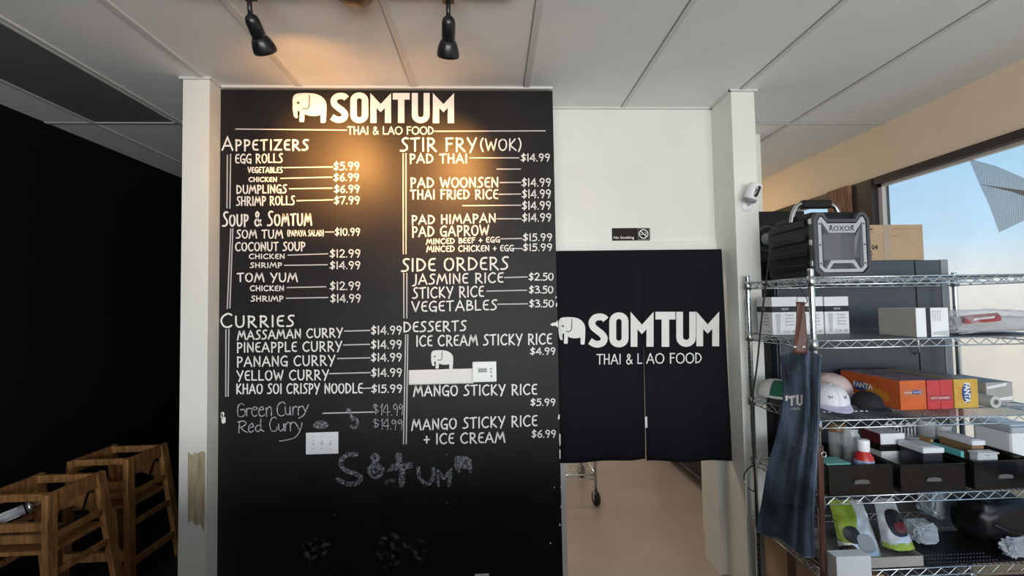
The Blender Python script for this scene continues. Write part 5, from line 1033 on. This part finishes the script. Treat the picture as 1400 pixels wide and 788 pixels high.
for f_ in b.faces: f_.smooth = True
mb = MB(); mb._add(b); mb.build('bag_body', mat('black_nylon', (.006, .006, .008), .45, bump=.3, bscale=25), bb_)
MB().tube([(p.x, p.y, p.z) for p in catmull([(2.27, 1.945, LZ(4) + .12), (2.31, 1.928, LZ(4) + .10), (2.38, 1.925, LZ(4) + .08), (2.45, 1.93, LZ(4) + .06)], 6)], .007, 8).build('handle', mat('shiny_black_strap', (.02, .02, .022), .15), bb_)
xa, xb = PY(1267, 776, 1.866).x + .004, 2.55
pt_ = empty('black_mat', ((xa + xb) / 2, 1.92, LZ(4)), 'black perforated rubber mat on the low shelf', 'mat')
MB().box((xa, 1.866, LZ(4) + .0006), (xb, 2.12, LZ(4) + .006), .001).build('mat_sheet', M['black_plastic'], pt_)
dd = MB()
for k in range(22):
    for r_ in range(3): x = xa + .012 + k * .015; dd.lathe([(.0015, 0), (.003, .001), (0, .0012)], (x, 1.876 + r_ * .026, LZ(4) + .006), (0, 0, 1), 8)
dd.build('stud', M['grey_plastic'], pt_)
q = PY(1395, 775, 1.88); crumple('plastic_bag', 'shiny crumpled clear bag at the window end of the low shelf', 'bag', (q.x + .0, 1.888, ZM + .042), (.13, .05, .085), film_mat('shiny_clear_plastic', (.55, .60, .66), .4, .08), 31, rough=.45)
# box under the lowest shelf behind the apron
cbx = empty('crate', (1.52, 2.12, T[5]), 'brown cardboard crate on the floor shelf below the apron', 'crate')
MB().box((1.41, 1.90, LZ(5) + .001), (1.70, 2.30, .405), .003).build('carton', M['cardboard'], cbx); MB().box((1.4085, 2.06, LZ(5) + .002), (1.41, 2.12, .404)).build('tape', M['leather'], cbx)
# ------------------------------------------------------------------ denim apron on a hook
ap = empty('denim_apron', tuple(PY(1095, 480, 1.86)), 'blue denim apron with a brown leather neck strap hanging on the shelf', 'apron')
def ydep(px): return 2.13 + (1.772 - 2.13) * (px - 1037) / (1123 - 1037)
rows = [(486, 1066.5, 1123.5), (500, 1068.5, 1122.5), (520, 1071, 1122), (545, 1071, 1121.5), (565, 1068, 1121), (585, 1064, 1120.5), (603, 1060, 1120), (625, 1053, 1118.5), (650, 1048, 1117), (680, 1043.5, 1114.5), (705, 1040, 1113.5), (722, 1037, 1113), (740, 1036.5, 1112.8), (752, 1036, 1112.5)]
def rowat(v):
    y = 486 + (752 - 486) * v
    for (ya, la, ra), (yb, lb, rb_) in zip(rows, rows[1:]):
        if y <= yb + 1e-6: t = (y - ya) / (yb - ya); return y, la + (lb - la) * t, ra + (rb_ - ra) * t
def afold(u, v): 
    w_ = min(1, max(0, (v - .12) / .5)); b_ = math.exp(-((u - .62) / .07) ** 2) * .5 - math.exp(-((u - .74) / .05) ** 2) * .6
    return .020 * math.sin(u * 8.5 + .9 + 1.3 * v) * (.15 + .85 * w_) + .016 * b_ + .006 * math.sin(u * 21 + 3 * v) * w_ + .007 * noise.noise(Vector((u * 5, v * 7, 2))) + .0025 * noise.noise(Vector((u * 17, v * 21, 5)))
def apron(u, v):
    y, l, r = rowat(v); px = l + (r - l) * u
    y += (-28 + 40 * u) * max(0, v - .75) / .25 + 7 * math.sin(u * 3.1) * (1 - v) * (-1 if v < .3 else 0) * (1 - v / .3 if v < .3 else 0) + (6 * math.sin(u * 9) if v > .98 else 0) * .5
    p = PY(px, y, ydep(px)); n = Vector((-.65, -.75, 0)); return p + n * (afold(u, v) + .012)
MB().grid(apron, 64, 90).build('apron_cloth', M['denim'], ap, solid=.0022)
up_ = lambda u, v, d=.0025: apron(u, v) + Vector((-.65, -.75, 0)) * d
hem = MB(); hem.tube([up_(k / 40, .003, .0) for k in range(41)], .0028, 6).tube([up_(k / 40, .995, 0) for k in range(41)], .0028, 6); hem.tube([up_(.97, k / 40, 0) for k in range(41)], .002, 6); hem.build('hem', M['denim_edge'], ap)
sm_ = MB(); sm_.tube([up_(.12 + .62 * k / 30, .10, .001) for k in range(31)], .0009, 5); sm_.tube([up_(.40 + .45 * k / 20, .455 + .02 * k / 20, .001) for k in range(21)], .0013, 5); sm_.tube([up_(.62 + .18 * k / 20, .02 + .42 * k / 20, .001) for k in range(21)], .0016, 5); sm_.build('stitching', M['denim_edge'], ap)
pk_ = MB(); pk_.grid(lambda u, v: up_(.42 + .40 * u, .47 + .30 * v, .004), 20, 20); pk_.build('pocket', M['denim'], ap, solid=.001)
def inv(px, py):
    v = (py - 486) / (752 - 486); y, l, r = rowat(v); return (px - l) / (r - l), v
def pa(x, y): u, v = inv(x, y); return up_(u, v, .0035)
pr_ = MB()
poly(pr_, [(1078.6, 542), (1087.6, 541.4), (1087.6, 544.6), (1084.6, 544.8), (1084.6, 555), (1081.4, 555), (1081.4, 545), (1078.6, 545.2)], pa)
for qd in ([(1089, 541.3), (1092, 541.3), (1092, 553), (1089, 553)], [(1095, 541.3), (1097.6, 541.3), (1097.6, 553), (1095, 553)], [(1090, 552), (1096.6, 552), (1095.6, 555), (1091, 555)]): poly(pr_, qd, pa)
text(pr_, 'O FOOD', 1080.5, 1094, 557.5, 560.4, .55, pa, font=THIN); poly(pr_, [(1074.6, 541), (1078, 540.6), (1077.6, 546.6), (1076, 548.4), (1075, 547)], pa)
pr_.build('logo', M['cloth_print'], ap)
Ya = 1.79
stp = MB(); stp.grid(lambda u, v: PY(1088.3 + (1101.2 - 1088.3) * u + (-2.5 + 3.5 * u) * v, 413 + 71 * v, Ya) + Vector((0, -.006 * math.sin(u * 5 + v * 4), 0)), 10, 16)
stp.build('neck_strap', M['leather'], ap, solid=.004)
bk = MB(); 
for x in (1087, 1099): q = PY(x, 474.5, Ya - .008); bk.box((q.x - .006, q.y - .003, q.z - .004), (q.x + .006, q.y + .003, q.z + .004), .001)
bk.build('buckle', M['steel'], ap)
st2 = MB(); st2.grid(lambda u, v: PY(1117 + 9 * u + 5 * v * (1 - .3 * u), 610 + 178 * v, 1.81) + Vector((0, -.004 * math.sin(u * 4), 0)), 8, 24); st2.build('waist_strap', M['leather'], ap, solid=.004)
rg = MB(); q = PY(1126, 622, 1.80); rg.tube([(q.x + .011 * math.cos(k * .449), q.y, q.z + .011 * math.sin(k * .449)) for k in range(15)], .0022, 6); rg.build('ring', M['chrome'], ap)
tie = MB(); tie.tube([(p.x, p.y, p.z) for p in catmull([tuple(PY(x, y, 2.15)) for x, y in ((1042, 622), (1036, 630), (1033.5, 650), (1033.5, 690), (1034, 720))], 6)], .006, 8); tie.build('waist_tie', mat('grey_tie', (.36, .34, .32), .8), ap)
hk = [PY(x, y, Ya - .002) for x, y in ((1092, 386), (1094, 394), (1099, 401), (1103, 408), (1103.5, 413), (1100, 416), (1094, 415.5), (1088, 413))]
tag(MB().tube([(p.x, p.y + (.035 if i == 0 else 0), p.z) for i, p in enumerate(catmull([tuple(p) for p in hk], 5))], .002, 8).build('hook', M['black_metal']), 'thin black wire hook holding the brown leather strap', 'hook')
# ------------------------------------------------------------------ torn film on the window
fpts = [(1324.5, 217), (1362, 227), (1410, 248), (1410, 297), (1366, 318), (1352, 280), (1339, 252)]
tf = MB(); fo = [PX(x, y, XR + .026) for x, y in fpts]
vs = [tf.bm.verts.new(p) for p in fo]; tf.bm.faces.new(vs).normal_update(); bmesh.ops.triangulate(tf.bm, faces=tf.bm.faces[:])
wfm = empty('window_film', tuple(fo[0]), 'torn grey perforated film hanging on the window glass', 'window film')
tf.build('film_sheet', M['perf_film'], wfm)
flat([PX(x, y, XR + .024) for x, y in ((1339, 252), (1410, 262), (1410, 272), (1383, 262))], mat('film_fold', (.28, .27, .26), .8), 'folded_band', wfm)
# ------------------------------------------------------------------ wooden high chairs
def highchair(label, o, yaw=0.0):
    r = empty('wooden_high_chair', o, label, 'high chair', 'wooden restaurant high chairs'); r.rotation_euler.z = yaw
    hw, d0, d1, zt_ = .155, -.13, .13, .757; wd = M['wood']; O = Vector(o)
    def part(nm, mb): 
        ob = mb.build(nm, wd); ob.parent = r; return ob
    for s in (-1, 1):
        part('leg', MB().bar((s * (hw + .035), d0 - .02, 0), (s * hw, d0, zt_), .030, .050, (1, 0, 0), .004))
        part('leg', MB().bar((s * (hw + .035), d1 + .12, 0), (s * hw, d1, zt_), .030, .052, (1, 0, 0), .004))
        part('side_rail', MB().obox((s * hw, 0, zt_ - .035), (1, 0, 0), (0, 1, 0), (0, 0, 1), .022, d1 - d0 + .02, .075, .004))
        part('side_bar', MB().bar((s * (hw + .01), d0 - .01, .55), (s * (hw + .01), d1 + .03, .55), .018, .03, (1, 0, 0), .003))
        part('side_bar', MB().bar((s * (hw + .02), d0 - .02, .38), (s * (hw + .02), d1 + .06, .38), .018, .03, (1, 0, 0), .003))
        part('side_bar', MB().bar((s * (hw + .03), d0 - .015, .16), (s * (hw + .03), d1 + .10, .16), .018, .04, (1, 0, 0), .003))
    part('front_rail', MB().obox((0, d0 + .004, zt_ - .015), (1, 0, 0), (0, 1, 0), (0, 0, 1), 2 * hw, .022, .035, .004))
    part('front_bar', MB().obox((0, d0 - .006, zt_ - .150), (1, 0, 0), (0, 1, 0), (0, 0, 1), 2 * hw, .022, .040, .004))
    part('front_bar', MB().obox((0, d0 - .002, zt_ - .205), (1, 0, 0), (0, 1, 0), (0, 0, 1), 2 * hw + .01, .022, .040, .004))
    part('back_rail', MB().obox((0, d1 - .004, zt_ - .02), (1, 0, 0), (0, 1, 0), (0, 0, 1), 2 * hw, .022, .04, .004))
    part('backrest', MB().prism([(-hw, .0), (-.10, .0), (-.08, .05), (0, .075), (.08, .05), (.10, 0), (hw, 0), (hw, .14), (-hw, .14)], (0, d1 + .03, .50), X_, Z_, (0, 1, 0), .016, .002))
    part('seat', MB().box((-hw - .01, d0, .47), (hw + .01, d1 + .03, .49), .004))
    part('foot_rail', MB().bar((-hw - .03, d0 - .03, .22), (hw + .03, d0 - .03, .22), .03, .05, (0, 1, 0), .003))
    st_ = MB(); st_.tube([(p.x, p.y, p.z) for p in catmull([(hw - .02, d1 - .02, zt_ - .03), (hw - .03, d1 - .03, .65), (.05, d1 - .01, .52), (-.05, 0, .50)], 6)], .006, 6); ob = st_.build('strap', M['black_plastic']); ob.parent = r
    return r
ca = PY(68, 676, 2.222); cbk = PY(176, 636, 2.70)
highchair('wooden high chair with a shiny clear roll lying in it', (ca.x - .155, 2.222 + .13, 0))
highchair('empty wooden high chair standing beside the white wall end', (cbk.x - .155, 2.70 + .13, 0))
# roll with a barcode label lying on the front chair
q = PY(22, 703, 2.30); ax = (PY(48, 690, 2.36) - PY(-6, 712, 2.26)).normalized()
tr_ = empty('label_roll', tuple(q), 'shiny clear roll with white barcode label lying on a wooden high chair', 'roll')
c0 = PY(-4, 712, 2.27)
MB().tube([tuple(c0 + ax * .005), tuple(c0 + ax * .090)], .026, 20).build('roll_body', mat('roll_grey', (.45, .50, .54), .25), tr_)
MB().lathe([(.028, 0), (.040, .002), (.043, .010), (.040, .018), (.028, .020), (.028, 0)], c0 + ax * .098, ax, 28).build('end_ring', M['chrome'], tr_)
MB().lathe([(.024, 0), (.036, .002), (.038, .010), (.024, .012), (.024, 0)], c0 + ax * .150, ax, 28).build('end_ring', M['chrome'], tr_)
MB().tube([tuple(c0 + ax * .09), tuple(c0 + ax * .165)], .011, 14).build('spindle', M['brown_wood'], tr_)
vv = ax.cross(Vector((0, -1, 0))).normalized(); vv = vv if vv.z > 0 else -vv; nn = Vector((0, -1, 0))
bc_ = c0 + nn * .0275 + ax * .012
MB().obox(bc_ + ax * .035, ax, vv, ax.cross(vv), .085, .044, .0015).build('paper_label', M['paint'], tr_)
bm_ = MB()
for k in range(12): bm_.obox(bc_ + ax * (.028 + k * .0028) + nn * .0012, ax, vv, ax.cross(vv), .0014 if k % 3 else .0008, .026, .0006)
bm_.build('barcode', M['ink'], tr_)
